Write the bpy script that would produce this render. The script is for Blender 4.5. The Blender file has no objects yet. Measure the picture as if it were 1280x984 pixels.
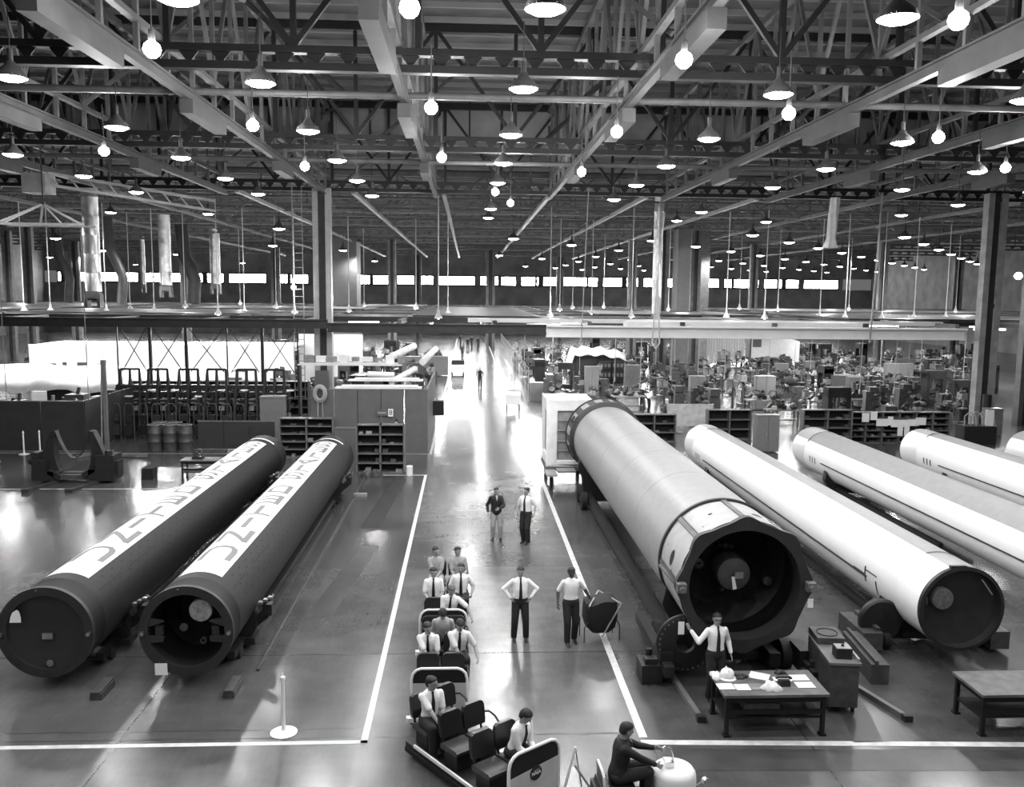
import bpy, bmesh, math, random
from math import sin, cos, pi, radians, atan, sqrt, atan2
from mathutils import Vector, Matrix
rnd = random.Random(7)
sc = bpy.context.scene
COL = sc.collection
# ------------------------------------------------------------------ camera
FPX, CAMH = 1080.0, 7.9
TH = atan(125.5 / FPX); PS = atan(56.3 * cos(TH) / FPX); RO = 0.010
F_ = Vector((sin(PS) * cos(TH), cos(PS) * cos(TH), -sin(TH)))
R0 = Vector((cos(PS), -sin(PS), 0)); U0 = R0.cross(F_)
R_ = R0 * cos(RO) + U0 * sin(RO); U_ = U0 * cos(RO) - R0 * sin(RO)
cam = bpy.data.cameras.new('camera'); camo = bpy.data.objects.new('camera', cam); COL.objects.link(camo)
camo.matrix_world = Matrix(((R_.x, U_.x, -F_.x, 0), (R_.y, U_.y, -F_.y, 0), (R_.z, U_.z, -F_.z, CAMH), (0, 0, 0, 1)))
cam.sensor_width = 36; cam.lens = FPX / 1280 * 36; cam.clip_end = 600; cam.clip_start = .1
sc.camera = camo
def ray(x, y): return F_ + R_ * ((x - 640) / FPX) - U_ * ((y - 492) / FPX)
def W(x, y, z=0.0):
    d = ray(x, y); t = (z - CAMH) / d.z
    return Vector((d.x * t, d.y * t, z))
def D(x, y, Y):
    d = ray(x, y); t = Y / d.y
    return Vector((d.x * t, Y, CAMH + d.z * t))
# ------------------------------------------------------------------ materials
def mat(name, v, rough=.6, metal=0., noise=0., scale=3., bump=0., spec=.5, tint=(1, 1, 1)):
    m = bpy.data.materials.new(name); m.use_nodes = True
    nt = m.node_tree; b = nt.nodes['Principled BSDF']
    b.inputs['Base Color'].default_value = (v * tint[0], v * tint[1], v * tint[2], 1)
    b.inputs['Roughness'].default_value = rough; b.inputs['Metallic'].default_value = metal
    b.inputs['Specular IOR Level'].default_value = spec
    if noise or bump:
        tc = nt.nodes.new('ShaderNodeTexCoord'); n = nt.nodes.new('ShaderNodeTexNoise')
        n.inputs['Scale'].default_value = scale; n.inputs['Detail'].default_value = 6
        nt.links.new(tc.outputs['Object'], n.inputs['Vector'])
        r = nt.nodes.new('ShaderNodeMapRange')
        r.inputs['From Min'].default_value = .3; r.inputs['From Max'].default_value = .7
        r.inputs['To Min'].default_value = v * (1 - noise); r.inputs['To Max'].default_value = v * (1 + noise)
        nt.links.new(n.outputs['Fac'], r.inputs['Value'])
        c = nt.nodes.new('ShaderNodeCombineColor')
        for k in range(3): nt.links.new(r.outputs[0], c.inputs[k])
        nt.links.new(c.outputs[0], b.inputs['Base Color'])
        if bump:
            bp = nt.nodes.new('ShaderNodeBump'); bp.inputs['Strength'].default_value = bump; bp.inputs['Distance'].default_value = .02
            nt.links.new(n.outputs['Fac'], bp.inputs['Height']); nt.links.new(bp.outputs[0], b.inputs['Normal'])
    return m
def emis(name, strength, v=1.0):
    m = bpy.data.materials.new(name); m.use_nodes = True; nt = m.node_tree
    b = nt.nodes['Principled BSDF']; b.inputs['Base Color'].default_value = (v, v, v, 1)
    b.inputs['Emission Color'].default_value = (1, 1, 1, 1); b.inputs['Emission Strength'].default_value = strength
    return m
def floor_material():
    m = bpy.data.materials.new('polished_concrete'); m.use_nodes = True; nt = m.node_tree; N = nt.nodes; L = nt.links
    b = N['Principled BSDF']; tc = N.new('ShaderNodeTexCoord')
    def noise(scale, detail, sx=1, sy=1):
        mp = N.new('ShaderNodeMapping'); mp.inputs['Scale'].default_value = (sx, sy, 1)
        L.new(tc.outputs['Object'], mp.inputs['Vector']); n = N.new('ShaderNodeTexNoise')
        n.inputs['Scale'].default_value = scale; n.inputs['Detail'].default_value = detail; n.inputs['Roughness'].default_value = .62
        L.new(mp.outputs[0], n.inputs['Vector']); return n.outputs['Fac']
    def rng(s, a, bb, c, d):
        r = N.new('ShaderNodeMapRange'); r.inputs['From Min'].default_value = a; r.inputs['From Max'].default_value = bb
        r.inputs['To Min'].default_value = c; r.inputs['To Max'].default_value = d; L.new(s, r.inputs['Value']); return r.outputs[0]
    def mul(a, bb, op='MULTIPLY'):
        x = N.new('ShaderNodeMath'); x.operation = op
        for k, s in enumerate((a, bb)):
            if isinstance(s, float): x.inputs[k].default_value = s
            else: L.new(s, x.inputs[k])
        return x.outputs[0]
    patches = rng(noise(.22, 3), .30, .70, .60, 1.40)
    fine = rng(noise(1.3, 3, 1, 1.6), .1, .9, .70, 1.3)
    scuff = rng(noise(4, 2, 3, .5), .1, .9, .85, 1.15)
    br = N.new('ShaderNodeTexBrick'); br.offset = 0; br.squash = 1
    L.new(tc.outputs['Object'], br.inputs['Vector'])
    br.inputs['Scale'].default_value = 1; br.inputs['Brick Width'].default_value = 6.1; br.inputs['Row Height'].default_value = 6.1
    br.inputs['Mortar Size'].default_value = .018; br.inputs['Mortar Smooth'].default_value = .2; br.inputs['Bias'].default_value = 0
    br.inputs['Color1'].default_value = (1, 1, 1, 1); br.inputs['Color2'].default_value = (.84, .84, .84, 1); br.inputs['Mortar'].default_value = (.4, .4, .4, 1)
    bw = N.new('ShaderNodeRGBToBW'); L.new(br.outputs['Color'], bw.inputs[0])
    # the aisle strip is paler and slightly rougher than the bays
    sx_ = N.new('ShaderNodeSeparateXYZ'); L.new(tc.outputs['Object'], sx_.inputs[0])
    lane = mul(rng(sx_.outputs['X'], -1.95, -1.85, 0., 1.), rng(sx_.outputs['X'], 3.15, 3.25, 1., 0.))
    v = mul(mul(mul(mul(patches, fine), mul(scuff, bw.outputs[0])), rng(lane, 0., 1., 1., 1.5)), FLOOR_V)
    c = N.new('ShaderNodeCombineColor')
    for k in range(3): L.new(v, c.inputs[k])
    L.new(c.outputs[0], b.inputs['Base Color'])
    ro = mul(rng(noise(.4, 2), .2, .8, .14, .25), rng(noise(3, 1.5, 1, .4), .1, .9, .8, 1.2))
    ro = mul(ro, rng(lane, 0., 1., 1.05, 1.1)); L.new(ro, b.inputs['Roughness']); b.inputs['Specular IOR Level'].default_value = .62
    bp = N.new('ShaderNodeBump'); bp.inputs['Strength'].default_value = .025; bp.inputs['Distance'].default_value = .01
    L.new(noise(.9, 2, 1.5, .8), bp.inputs['Height']); L.new(bp.outputs[0], b.inputs['Normal'])
    return m
FLOOR_V = .082
M = dict(
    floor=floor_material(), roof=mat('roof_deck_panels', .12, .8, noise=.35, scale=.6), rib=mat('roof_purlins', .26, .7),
    steel=mat('dark_painted_steel', .030, .55, noise=.25, scale=2), steel2=mat('grey_painted_steel', .13, .5, noise=.25, scale=2),
    steel3=mat('pale_painted_steel', .30, .45, noise=.2, scale=2), white=mat('white_paint', .82, .4, noise=.03, scale=2),
    line=mat('floor_line_paint', .62, .35, noise=.22, scale=5), line2=mat('worn_floor_line', .38, .4, noise=.4, scale=4),
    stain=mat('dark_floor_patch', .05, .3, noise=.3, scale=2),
    black=mat('matt_black_paint', .007, .8, noise=.2, scale=4), blk2=mat('charcoal_paint', .009, .6, spec=.3, noise=.15, scale=3),
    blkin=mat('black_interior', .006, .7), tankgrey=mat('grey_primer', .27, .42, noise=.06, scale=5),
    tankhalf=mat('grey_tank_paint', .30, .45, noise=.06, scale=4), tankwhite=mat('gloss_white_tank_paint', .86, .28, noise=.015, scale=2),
    ring=mat('dark_grey_flange', .026, .5, noise=.2, scale=4), panel=mat('light_grey_panel', .52, .45, noise=.08, scale=4),
    letter=mat('grey_lettering', .17, .5), dark=mat('dark_iron', .014, .5, noise=.3, scale=6), mid=mat('machine_grey', .06, .5, noise=.3, scale=6),
    pale=mat('machine_pale_grey', .24, .5, noise=.25, scale=5), locker=mat('locker_grey', .17, .45, noise=.08, scale=3),
    panelyard=mat('yard_partition_green_grey', .03, .5, noise=.15, scale=2), partition=mat('partition_grey', .11, .5, noise=.1, scale=2),
    paper=mat('paper', .85, .7), cloth=mat('white_canvas', .84, .8, noise=.08, scale=3, bump=.3), rubber=mat('rubber', .015, .7),
    vinyl=mat('black_vinyl', .012, .35), metal=mat('brushed_metal', .55, .3, 1.0, noise=.2, scale=4), galv=mat('galvanised_duct', .6, .33, .85, noise=.2, scale=3),
    chrome=mat('polished_metal', .8, .15, 1.0), plastic=mat('cloudy_plastic_film', .30, .3, noise=.3, scale=3, bump=.5),
    wood=mat('bench_top', .12, .5, noise=.3, scale=5), shirt=mat('white_cotton_shirt', .84, .8, noise=.04, scale=14, bump=.45), shirtg=mat('grey_cotton_shirt', .36, .8, noise=.08, scale=14, bump=.45),
    trou=mat('dark_trousers', .014, .8, bump=.4, noise=.2, scale=12), troul=mat('light_trousers', .34, .8, noise=.15, scale=12, bump=.4), jacket=mat('dark_jacket', .010, .75, noise=.3, scale=12, bump=.4),
    tie=mat('black_tie', .008, .6), shoe=mat('black_shoe_leather', .012, .3), skin=mat('skin', .30, .5, noise=.08, scale=20), skind=mat('dark_skin', .055, .45, noise=.08, scale=20),
    hair=mat('dark_hair', .012, .6, noise=.3, scale=60, bump=.5), hairg=mat('greying_hair', .09, .6, noise=.4, scale=60, bump=.5), eye=mat('eye_dark', .01, .3), lip=mat('lips', .16, .5), lipd=mat('dark_lips', .035, .5),
    lamp=emis('lamp_glow', 36.0), bulb=emis('bulb_glow', 80.0), window=emis('daylit_window_glass', 45.0), enamel=mat('lamp_enamel', .07, .4), tube=emis('fluorescent_tube_glow', 42.0),
    glass=mat('dark_glass', .05, .1), skirtgrey=mat('skirt_light_grey', .36, .45, noise=.08, scale=4), seatgrey=mat('highlight_grey_vinyl', .05, .3, noise=.3, scale=6), colpale=mat('pale_column_paint', .45, .4, noise=.15, scale=2), truss=mat('truss_dark_steel', .012, .5, noise=.2, scale=2), beam=mat('runway_grey_steel', .07, .5, noise=.2, scale=1.5), wallp=mat('far_wall_cladding', .2, .7, noise=.3, scale=.5), bright=mat('white_partition_lit_girder', .84, .6, noise=.06, scale=1.5))
# ------------------------------------------------------------------ mesh builder
class MB:
    def __init__(s): s.v = []; s.f = []; s.m = []
    def add(s, vs, fs, mi=0):
        o = len(s.v); s.v += [tuple(v) for v in vs]; s.f += [tuple(i + o for i in f) for f in fs]
        s.m += [mi] * len(fs); return s
    def box(s, x0, x1, y0, y1, z0, z1, mi=0):
        return s.add([(x, y, z) for z in (z0, z1) for y in (y0, y1) for x in (x0, x1)],
                     [(0, 2, 3, 1), (4, 5, 7, 6), (0, 1, 5, 4), (2, 6, 7, 3), (0, 4, 6, 2), (1, 3, 7, 5)], mi)
    def cbox(s, c, sz, mi=0, rz=0.):
        a = [sz[0] / 2, sz[1] / 2, sz[2] / 2]; cr, sr = cos(rz), sin(rz); vs = []
        for z in (-a[2], a[2]):
            for y in (-a[1], a[1]):
                for x in (-a[0], a[0]): vs.append((c[0] + x * cr - y * sr, c[1] + x * sr + y * cr, c[2] + z))
        return s.add(vs, [(0, 2, 3, 1), (4, 5, 7, 6), (0, 1, 5, 4), (2, 6, 7, 3), (0, 4, 6, 2), (1, 3, 7, 5)], mi)
    def frame(s, p0, p1, up=None):
        d = (Vector(p1) - Vector(p0)); d.normalize()
        u = Vector(up) if up else (Vector((0, 0, 1)) if abs(d.z) < .95 else Vector((0, 1, 0)))
        a = d.cross(u); a.normalize(); b = a.cross(d); b.normalize(); return a, b
    def bar(s, p0, p1, w, h=None, mi=0, up=None):
        h = h or w; p0 = Vector(p0); p1 = Vector(p1); a, b = s.frame(p0, p1, up); vs = []
        for p in (p0, p1):
            for (i, j) in ((-1, -1), (1, -1), (1, 1), (-1, 1)): vs.append(p + a * (i * w / 2) + b * (j * h / 2))
        return s.add(vs, [(0, 3, 2, 1), (4, 5, 6, 7), (0, 1, 5, 4), (1, 2, 6, 5), (2, 3, 7, 6), (3, 0, 4, 7)], mi)
    def tube(s, pts, r, n=8, mi=0, cap=True):
        pts = [Vector(p) for p in pts]; rs = r if isinstance(r, (list, tuple)) else [r] * len(pts); vs = []; a = None
        for i, p in enumerate(pts):
            d = pts[min(i + 1, len(pts) - 1)] - pts[max(i - 1, 0)]; d.normalize()
            if a is None: a, b = s.frame(Vector((0, 0, 0)), d)
            else:
                a = a - d * a.dot(d)
                a.normalize(); b = a.cross(d)
            for k in range(n):
                t = 2 * pi * k / n; vs.append(p + (a * cos(t) + b * sin(t)) * rs[i])
        fs = []
        for i in range(len(pts) - 1):
            for k in range(n):
                k2 = (k + 1) % n; fs.append((i * n + k, i * n + k2, (i + 1) * n + k2, (i + 1) * n + k))
        if cap: fs.append(tuple(range(n - 1, -1, -1))); fs.append(tuple((len(pts) - 1) * n + k for k in range(n)))
        return s.add(vs, fs, mi)
    def cyl(s, p0, p1, r, n=16, mi=0, r1=None): return s.tube([p0, p1], [r, r if r1 is None else r1], n, mi)
    def lathe(s, prof, o=(0, 0, 0), axis='z', n=32, mi=0, mf=None, a0=0., a1=2 * pi, rf=None):
        full = abs(a1 - a0 - 2 * pi) < 1e-6; m = n if full else n + 1; vs = []
        for (r, t) in prof:
            for k in range(m):
                a = a0 + (a1 - a0) * k / n; rr = r * (rf(a) if rf else 1)
                c, q = rr * cos(a), rr * sin(a)
                vs.append((o[0] + c, o[1] + q, o[2] + t) if axis == 'z' else ((o[0] + c, o[1] + t, o[2] + q) if axis == 'y' else (o[0] + t, o[1] + c, o[2] + q)))
        base = len(s.v); s.v += vs
        for i in range(len(prof) - 1):
            for k in range(n):
                k2 = (k + 1) % m; f = (i * m + k, i * m + k2, (i + 1) * m + k2, (i + 1) * m + k)
                if axis == 'y': f = f[::-1]
                s.f.append(tuple(x + base for x in f)); s.m.append(mf(a0 + (a1 - a0) * (k + .5) / n, i) if mf else mi)
        return s
    def sph(s, c, r, sc3=(1, 1, 1), n=12, mi=0, m=8):
        vs = []; fs = []
        for i in range(m + 1):
            t = pi * i / m
            for k in range(n):
                a = 2 * pi * k / n; vs.append((c[0] + r * sc3[0] * sin(t) * cos(a), c[1] + r * sc3[1] * sin(t) * sin(a), c[2] + r * sc3[2] * cos(t)))
        for i in range(m):
            for k in range(n):
                k2 = (k + 1) % n; fs.append((i * n + k, (i + 1) * n + k, (i + 1) * n + k2, i * n + k2))
        return s.add(vs, fs, mi)
    def prism(s, pts, d0, d1, plane='xz', mi=0):
        # pts in plane, extruded along the remaining axis from d0 to d1
        n = len(pts)
        def mk(p, d): return (p[0], d, p[1]) if plane == 'xz' else ((p[0], p[1], d) if plane == 'xy' else (d, p[0], p[1]))
        vs = [mk(p, d0) for p in pts] + [mk(p, d1) for p in pts]
        fs = [tuple(range(n)), tuple(range(2 * n - 1, n - 1, -1))] + [(i, i + n, (i + 1) % n + n, (i + 1) % n) for i in range(n)]
        return s.add(vs, fs, mi)
    def move(s, mtx): s.v = [tuple(mtx @ Vector(v)) for v in s.v]; return s
    def build(s, name, mats, parent=None, loc=None, smooth=True, rz=0.):
        me = bpy.data.meshes.new(name); me.from_pydata(s.v, [], s.f)
        if not isinstance(mats, (list, tuple)): mats = [mats]
        for m in mats: me.materials.append(M[m] if isinstance(m, str) else m)
        if len(mats) > 1: me.polygons.foreach_set('material_index', s.m)
        bm = bmesh.new(); bm.from_mesh(me); bmesh.ops.remove_doubles(bm, verts=bm.verts, dist=1e-5)
        bmesh.ops.recalc_face_normals(bm, faces=bm.faces); bm.to_mesh(me); bm.free()
        if smooth:
            me.polygons.foreach_set('use_smooth', [True] * len(me.polygons)); me.set_sharp_from_angle(angle=radians(38))
        o = bpy.data.objects.new(name, me); COL.objects.link(o)
        if parent: o.parent = parent
        if loc is not None: o.location = loc
        if rz: o.rotation_euler[2] = rz
        if name in STUFF: o['kind'] = 'stuff'
        return o
def tag(o, label=None, cat=None, group=None, kind=None):
    if label: o['label'] = label
    if cat: o['category'] = cat
    if group: o['group'] = group
    if kind: o['kind'] = kind
    return o
def empty(name, loc=(0, 0, 0), rz=0., **k):
    o = bpy.data.objects.new(name, None); COL.objects.link(o); o.location = loc; o.rotation_euler = (0, 0, rz)
    o.empty_display_size = .2; return tag(o, **k)
def struct(name, mb, mats, **k): return tag(mb.build(name, mats, smooth=k.pop('smooth', True)), kind='structure', **k)
STUFF = ('skin_fasteners', 'stored_parts', 'bench_clutter', 'weld_seams', 'fittings')
KIDS = {}
def kids(o):
    if o.name not in KIDS: KIDS[o.name] = [c for c in bpy.data.objects if c.parent is o]
    return KIDS[o.name]
def copy_tree(o, loc=None, rz=None, label=None, group=None, scale=None, parent=None):
    c = o.copy(); COL.objects.link(c)
    if parent is not None: c.parent = parent
    if loc is not None: c.location = loc
    if rz is not None: c.rotation_euler = (0, 0, rz)
    if scale is not None: c.scale = (scale,) * 3 if isinstance(scale, (int, float)) else scale
    if label: c['label'] = label
    if group: c['group'] = group
    for ch in list(kids(o)): copy_tree(ch, parent=c)
    return c
def spot(loc, power, angle=150, blend=.6, size=.25, parent=None):
    l = bpy.data.lights.new('lamp_light', 'SPOT'); l.energy = power; l.spot_size = radians(angle); l.spot_blend = blend; l.shadow_soft_size = size
    o = bpy.data.objects.new('lamp_light', l); COL.objects.link(o); o.location = loc
    if parent: o.parent = parent
    return o
def point(loc, power, size=.15, parent=None):
    l = bpy.data.lights.new('bulb_fill_light', 'POINT'); l.energy = power; l.shadow_soft_size = size
    o = bpy.data.objects.new('bulb_fill_light', l); COL.objects.link(o); o.location = loc
    if parent: o.parent = parent
    return o
# ------------------------------------------------------------------ the hall
HX = 78; HY = 165; ZB = 13.9
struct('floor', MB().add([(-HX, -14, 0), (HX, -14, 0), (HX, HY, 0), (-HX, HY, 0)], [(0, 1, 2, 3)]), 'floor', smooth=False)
def poly(name, pts, z=.004, m='line', **k):
    return struct(name, MB().add([(p[0], p[1], z) for p in pts], [tuple(range(len(pts)))]), m, smooth=False)
# painted lines: aisle borders and the two bay corners
poly('trim_1', [(-1.86, 14.5), (-1.74, 14.5), (-1.74, 37.1), (-1.86, 37.1)])
poly('trim_2', [(-14, 14.49), (-1.74, 14.49), (-1.74, 14.61), (-14, 14.61)])
poly('trim_3', [(3.10, 14.55), (3.25, 14.55), (3.25, 47), (3.10, 47)])
poly('trim_4', [(3.10, 14.30), (14, 13.82), (14, 13.98), (3.10, 14.46)])
poly('trim_5', [(-1.86, 41.9), (-1.74, 41.9), (-1.74, 150), (-1.86, 150)])
poly('trim_6', [(3.10, 47), (3.22, 47), (3.22, 150), (3.10, 150)])
poly('trim_7', [(-4.6, 36.98), (-1.86, 36.98), (-1.86, 37.08), (-4.6, 37.08)])
poly('trim_8', [(-30, 42.2), (-1.86, 41.9), (-1.86, 42.0), (-30, 42.32)], m='line2')
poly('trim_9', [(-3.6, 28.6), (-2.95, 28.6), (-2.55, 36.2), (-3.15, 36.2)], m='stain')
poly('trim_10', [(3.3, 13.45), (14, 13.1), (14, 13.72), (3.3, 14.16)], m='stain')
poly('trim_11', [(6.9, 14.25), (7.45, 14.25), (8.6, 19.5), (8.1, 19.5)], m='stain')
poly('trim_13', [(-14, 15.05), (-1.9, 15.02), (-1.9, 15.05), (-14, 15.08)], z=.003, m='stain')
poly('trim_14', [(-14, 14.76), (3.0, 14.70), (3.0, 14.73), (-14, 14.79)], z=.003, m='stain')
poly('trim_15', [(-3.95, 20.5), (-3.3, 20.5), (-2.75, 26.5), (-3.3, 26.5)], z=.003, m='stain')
poly('trim_12', [(-30, 34.4), (-8, 34.4), (-8, 34.52), (-30, 34.52)], m='line2')
# roof deck with purlins: high near the camera, lower beyond the end wall of the monitor
def deck(name, y0, y1, z, x0=-HX, x1=HX, step=1.9):
    b = MB().box(x0, x1, y0, y1, z, z + .12, 0); y = y0 + .6
    while y < y1: b.box(x0, x1, y, y + .14, z - .22, z, 1); y += step
    return struct(name, b, ['roof', 'rib'], smooth=False)
deck('ceiling', -14, 54.2, 19.4); deck('ceiling', 54.2, HY, 17.1, step=2.6)
b = MB().box(-HX, HX, 54.1, 54.25, 17.1, 19.4, 0)
for i in range(26): b.box(-HX + i * 6, -HX + i * 6 + .12, 54.0, 54.1, 17.1, 19.4, 1)
struct('wall_monitor_end', b, [mat('monitor_cladding', .34, .7, noise=.15, scale=.8), 'steel'], smooth=False)
# far wall with a band of daylit windows
b = MB().box(-HX, HX, HY, HY + .3, 0, 9.1).box(-HX, HX, HY, HY + .3, 11.2, 17.1)
struct('wall_back', b, 'wallp', smooth=False)
b = MB().box(-HX - .3, -HX, 40, HY, 0, 17.1); struct('wall_left', b, 'wallp', smooth=False)
b = MB().box(HX, HX + .3, 40, HY, 0, 17.1); struct('wall_right', b, 'wallp', smooth=False)
for i in range(19):
    x = -72.3 + i * 7.8
    w = empty('window_%d' % (i + 1), (x, HY, 10.15), kind='structure')
    MB().box(-3.3, 3.3, .04, .10, -.75, .75).build('pane', 'window', w, smooth=False)
    f = MB(); ob = rnd.choice((0, 1, 2, 3))
    for q in range(ob): xx = rnd.uniform(-3, 3); f.box(xx, xx + rnd.uniform(.2, 1.1), -.3, .02, -.95, .95)
    for q in (-3.4, 3.4): f.box(q - .1, q + .1, -.05, .2, -1.05, 1.05)
    for q in (-1.1, 1.1): f.box(q - .04, q + .04, -.02, .04, -.9, .9)
    for q in (-.95, .95): f.box(-3.5, 3.5, -.05, .2, q - .1, q + .1)
    f.build('window_frame', 'steel', w, smooth=False)
    struct('wall_pier', MB().box(x + 3.5, x + 4.3, HY, HY + .25, 9.1, 11.2), 'wallp', smooth=False)
# transverse roof trusses
def lattice_truss(y, x0, x1, zt, full=True, m='steel', pitch=.86, h=.66):
    b = MB(); b.box(x0, x1, y - .16, y + .16, ZB, ZB + .21).box(x0, x1, y - .14, y + .14, ZB + h - .19, ZB + h)
    n = int((x1 - x0) / pitch); st = (x1 - x0) / n
    for i in range(n):
        xa = x0 + i * st; b.prism([(xa, ZB + h - .18), (xa + st * .62, ZB + h - .18), (xa + st * .36, ZB + .2), (xa + st * .26, ZB + .2)], y - .03, y + .03)
    struct('roof_truss_chord', b, m, smooth=False)
    if full:
        b = MB(); b.box(x0, x1, y - .15, y + .15, zt - .35, zt); x = x0; i = 0
        while x < x1 - 3.4:
            b.bar((x, y, ZB + h), (x, y, zt - .2), .16, .16)
            a, c = ((x, x + 3.4) if i % 2 == 0 else (x + 3.4, x)); b.bar((a, y, ZB + h), (c, y, zt - .2), .15, .15); x += 3.4; i += 1
        struct('roof_truss_web', b, m, smooth=False)
for y in (24.9, 38.3, 53.8): lattice_truss(y, -32, 36, 19.2 if y < 54 else 17, m='truss')
lattice_truss(11.5, -20, 24, 19.2)
for k, y in enumerate((67.5, 81, 94.5, 108, 124, 142)): lattice_truss(y, -70, 74, 17, full=k < 4, pitch=1.3, m='steel2')
for y in (27.7, 41.3): struct('roof_pipe', MB().cyl((-30, y, ZB + .02), (34, y, ZB + .02), .11, 10), 'steel2')
for y, z in ((60, 14.2), (74, 14.2), (88, 14.2), (100, 13.9)): struct('roof_pipe', MB().cyl((-60, y, z), (60, y, z), .07, 8), 'steel2')
# longitudinal trusses, struts and crane runways
RX = (-20.8, -14.5, -8.4, -1.95, 4.9, 11.9, 18.4, 24.8)
for i, x in enumerate(RX):
    b = MB().box(x - .11, x + .11, 8, 53.6, ZB - .34, ZB - .30).box(x - .03, x + .03, 8, 53.6, ZB - .30, ZB - .08).box(x - .11, x + .11, 8, 53.6, ZB - .08, ZB - .02)
    struct('crane_runway_beam', b, 'beam', smooth=False)
    for (ya, yb) in ((17.6, 21.8), (27.0, 30.6), (39.2, 42.0)):
        struct('runway_box_beam', MB().box(x - .2, x + .2, ya, yb, ZB - .76, ZB - .345), 'beam', smooth=False)
    b = MB(); y = 12.; k = 0
    b.box(x - .12, x + .12, 8, 53.6, 18.7, 18.95).box(x - .1, x + .1, 8, 53.6, ZB + .7, ZB + .85)
    while y < 53:
        b.bar((x, y, ZB), (x, y, 18.8), .13, .13)
        a, c = ((y, y + 2.24) if k % 2 == 0 else (y + 2.24, y)); b.bar((x, a, ZB + .8), (x, c, 18.8), .12, .12); y += 2.24; k += 1
    struct('longitudinal_roof_truss', b, 'steel2', smooth=False)
for x in (-31, -22, -14, -7, -1.5, 5, 11, 18, 26, 35, 45):
    struct('roof_stringer', MB().box(x - .12, x + .12, 54, 150, ZB - .1, ZB + .12), 'steel3' if abs(x) < 20 else 'steel2', smooth=False)
for k in range(44):
    y = 56 + (k // 9) * 9 + rnd.uniform(-2, 2); x = -44 + (k % 9) * 12 + rnd.uniform(-3, 3)
    struct('roof_brace', MB().bar((x, y, ZB + .3), (x + rnd.choice((-3.4, 3.4)), y + rnd.uniform(-1, 1), 17), .14, .14).bar((x, y, ZB + .3), (x, y, 17), .1, .1), 'steel2', smooth=False)
for k in range(26):
    y = 14 + (k // 6) * 9 + rnd.uniform(-2, 2); x = -22 + (k % 6) * 9 + rnd.uniform(-2, 2)
    struct('roof_brace', MB().bar((x, y, ZB + .7), (x + rnd.choice((-4.5, 4.5)), y + rnd.uniform(1, 5), 19), .18, .14), 'beam', smooth=False)
# columns: twin riveted channels
COLS = []
def column(px, py_or_Y, z1=ZB, w=.9, mi='steel3', x=None, lean=None):
    Y = py_or_Y; X = D(px, 366, Y).x if x is None else x
    COLS.append((X, Y, 3.0))
    b = MB().box(X - w / 2, X - w / 2 + w * .3, Y - .28, Y + .28, 0, z1).box(X + w / 2 - w * .3, X + w / 2, Y - .28, Y + .28, 0, z1)
    struct('column_flange', b, mi, smooth=False)
    b = MB().box(X - w * .2, X + w * .2, Y - .1, Y + .1, 0, z1); z = 1.2
    while z < z1: b.box(X - w * .3, X + w * .3, Y - .2, Y - .1, z, z + .25); z += 6.1
    struct('column_web', b, 'steel', smooth=False); return X
CX1 = column(404, 52.3, w=1.05, mi='colpale'); CX2 = column(1237, 49.6, w=1.15)
b = MB()
for s in (-1, 1):
    z = .4
    while z < 13.5: b.cyl((CX1 + s * .37, 52.0, z), (CX1 + s * .37, 51.96, z), .035, 6); z += .22
struct('column_rivets', b, 'panel')
for px, Y in ((38, 88), (95, 120), (490, 104), (522, 150), (613, 128), (790, 96), (828, 84), (941, 104), (1102, 96), (1196, 118), (345, 130), (232, 96), (700, 150), (868, 84), (12, 98), (1290, 52)):
    column(px, Y, w=.95 if Y < 110 else 1.3, mi='steel2', z1=ZB + .3)
struct('wall_equipment_tower', MB().box(D(415, 366, 106).x, D(446, 366, 106).x, 106, 110, 0, 15.5).box(D(846, 366, 80).x, D(862, 366, 80).x, 80, 82, 0, 14), 'partition', smooth=False)
struct('wall_equipment_tower', MB().box(D(862, 366, 92).x, D(886, 366, 92).x, 92, 96, 0, 15), 'steel2', smooth=False)
# low girder across the bay and the grid of low beams behind it
b = MB(); YG = 50.7
b.box(-32, CX1 + .5, YG - .16, YG + .16, 5.75, 5.83).box(-32, CX1 + .5, YG - .04, YG + .04, 5.83, 6.2).box(-32, CX1 + .5, YG - .16, YG + .16, 6.2, 6.28)
struct('low_girder', b, 'steel', smooth=False)
b = MB().box(CX1 + .5, 4.6, YG - .16, YG + .16, 5.55, 5.63).box(CX1 + .5, 4.6, YG - .04, YG + .04, 5.6, 6.0).box(CX1 + .5, 4.6, YG - .16, YG + .16, 6.0, 6.08)
struct('low_girder', b, 'steel', smooth=False)
struct('low_girder', MB().box(4.6, 29.9, YG - .2, YG + .2, 5.35, 5.43).box(4.6, 29.9, YG - .05, YG + .05, 5.4, 5.95).box(4.6, 29.9, YG - .35, YG + .2, 5.95, 6.05), 'bright', smooth=False)  # lamp light falling on this girder is put into its white colour
struct('crane_walkway', MB().box(9.5, 24.0, YG + .6, YG + 1.9, 6.0, 6.3).box(0, 30, YG + 2.6, YG + 3.0, 6.1, 6.35), 'white', smooth=False)
for k in range(11):
    y = 56 + k * 5.6; struct('low_grid_beam', MB().box(-62, 66, y - .12, y + .12, 6.0, 6.32), 'steel2' if k % 2 else 'steel', smooth=False)
for k in range(23):
    x = -60 + k * 5.6
    if abs(x) < 1.5: continue
    struct('low_grid_beam', MB().box(x - .12, x + .12, YG + .3, 114, 6.0, 6.28), 'steel' if k % 2 else 'steel2', smooth=False)
struct('low_deck', MB().box(-3.6, 4.8, 57, 92, 6.32, 6.4), 'steel', smooth=False)
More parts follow.
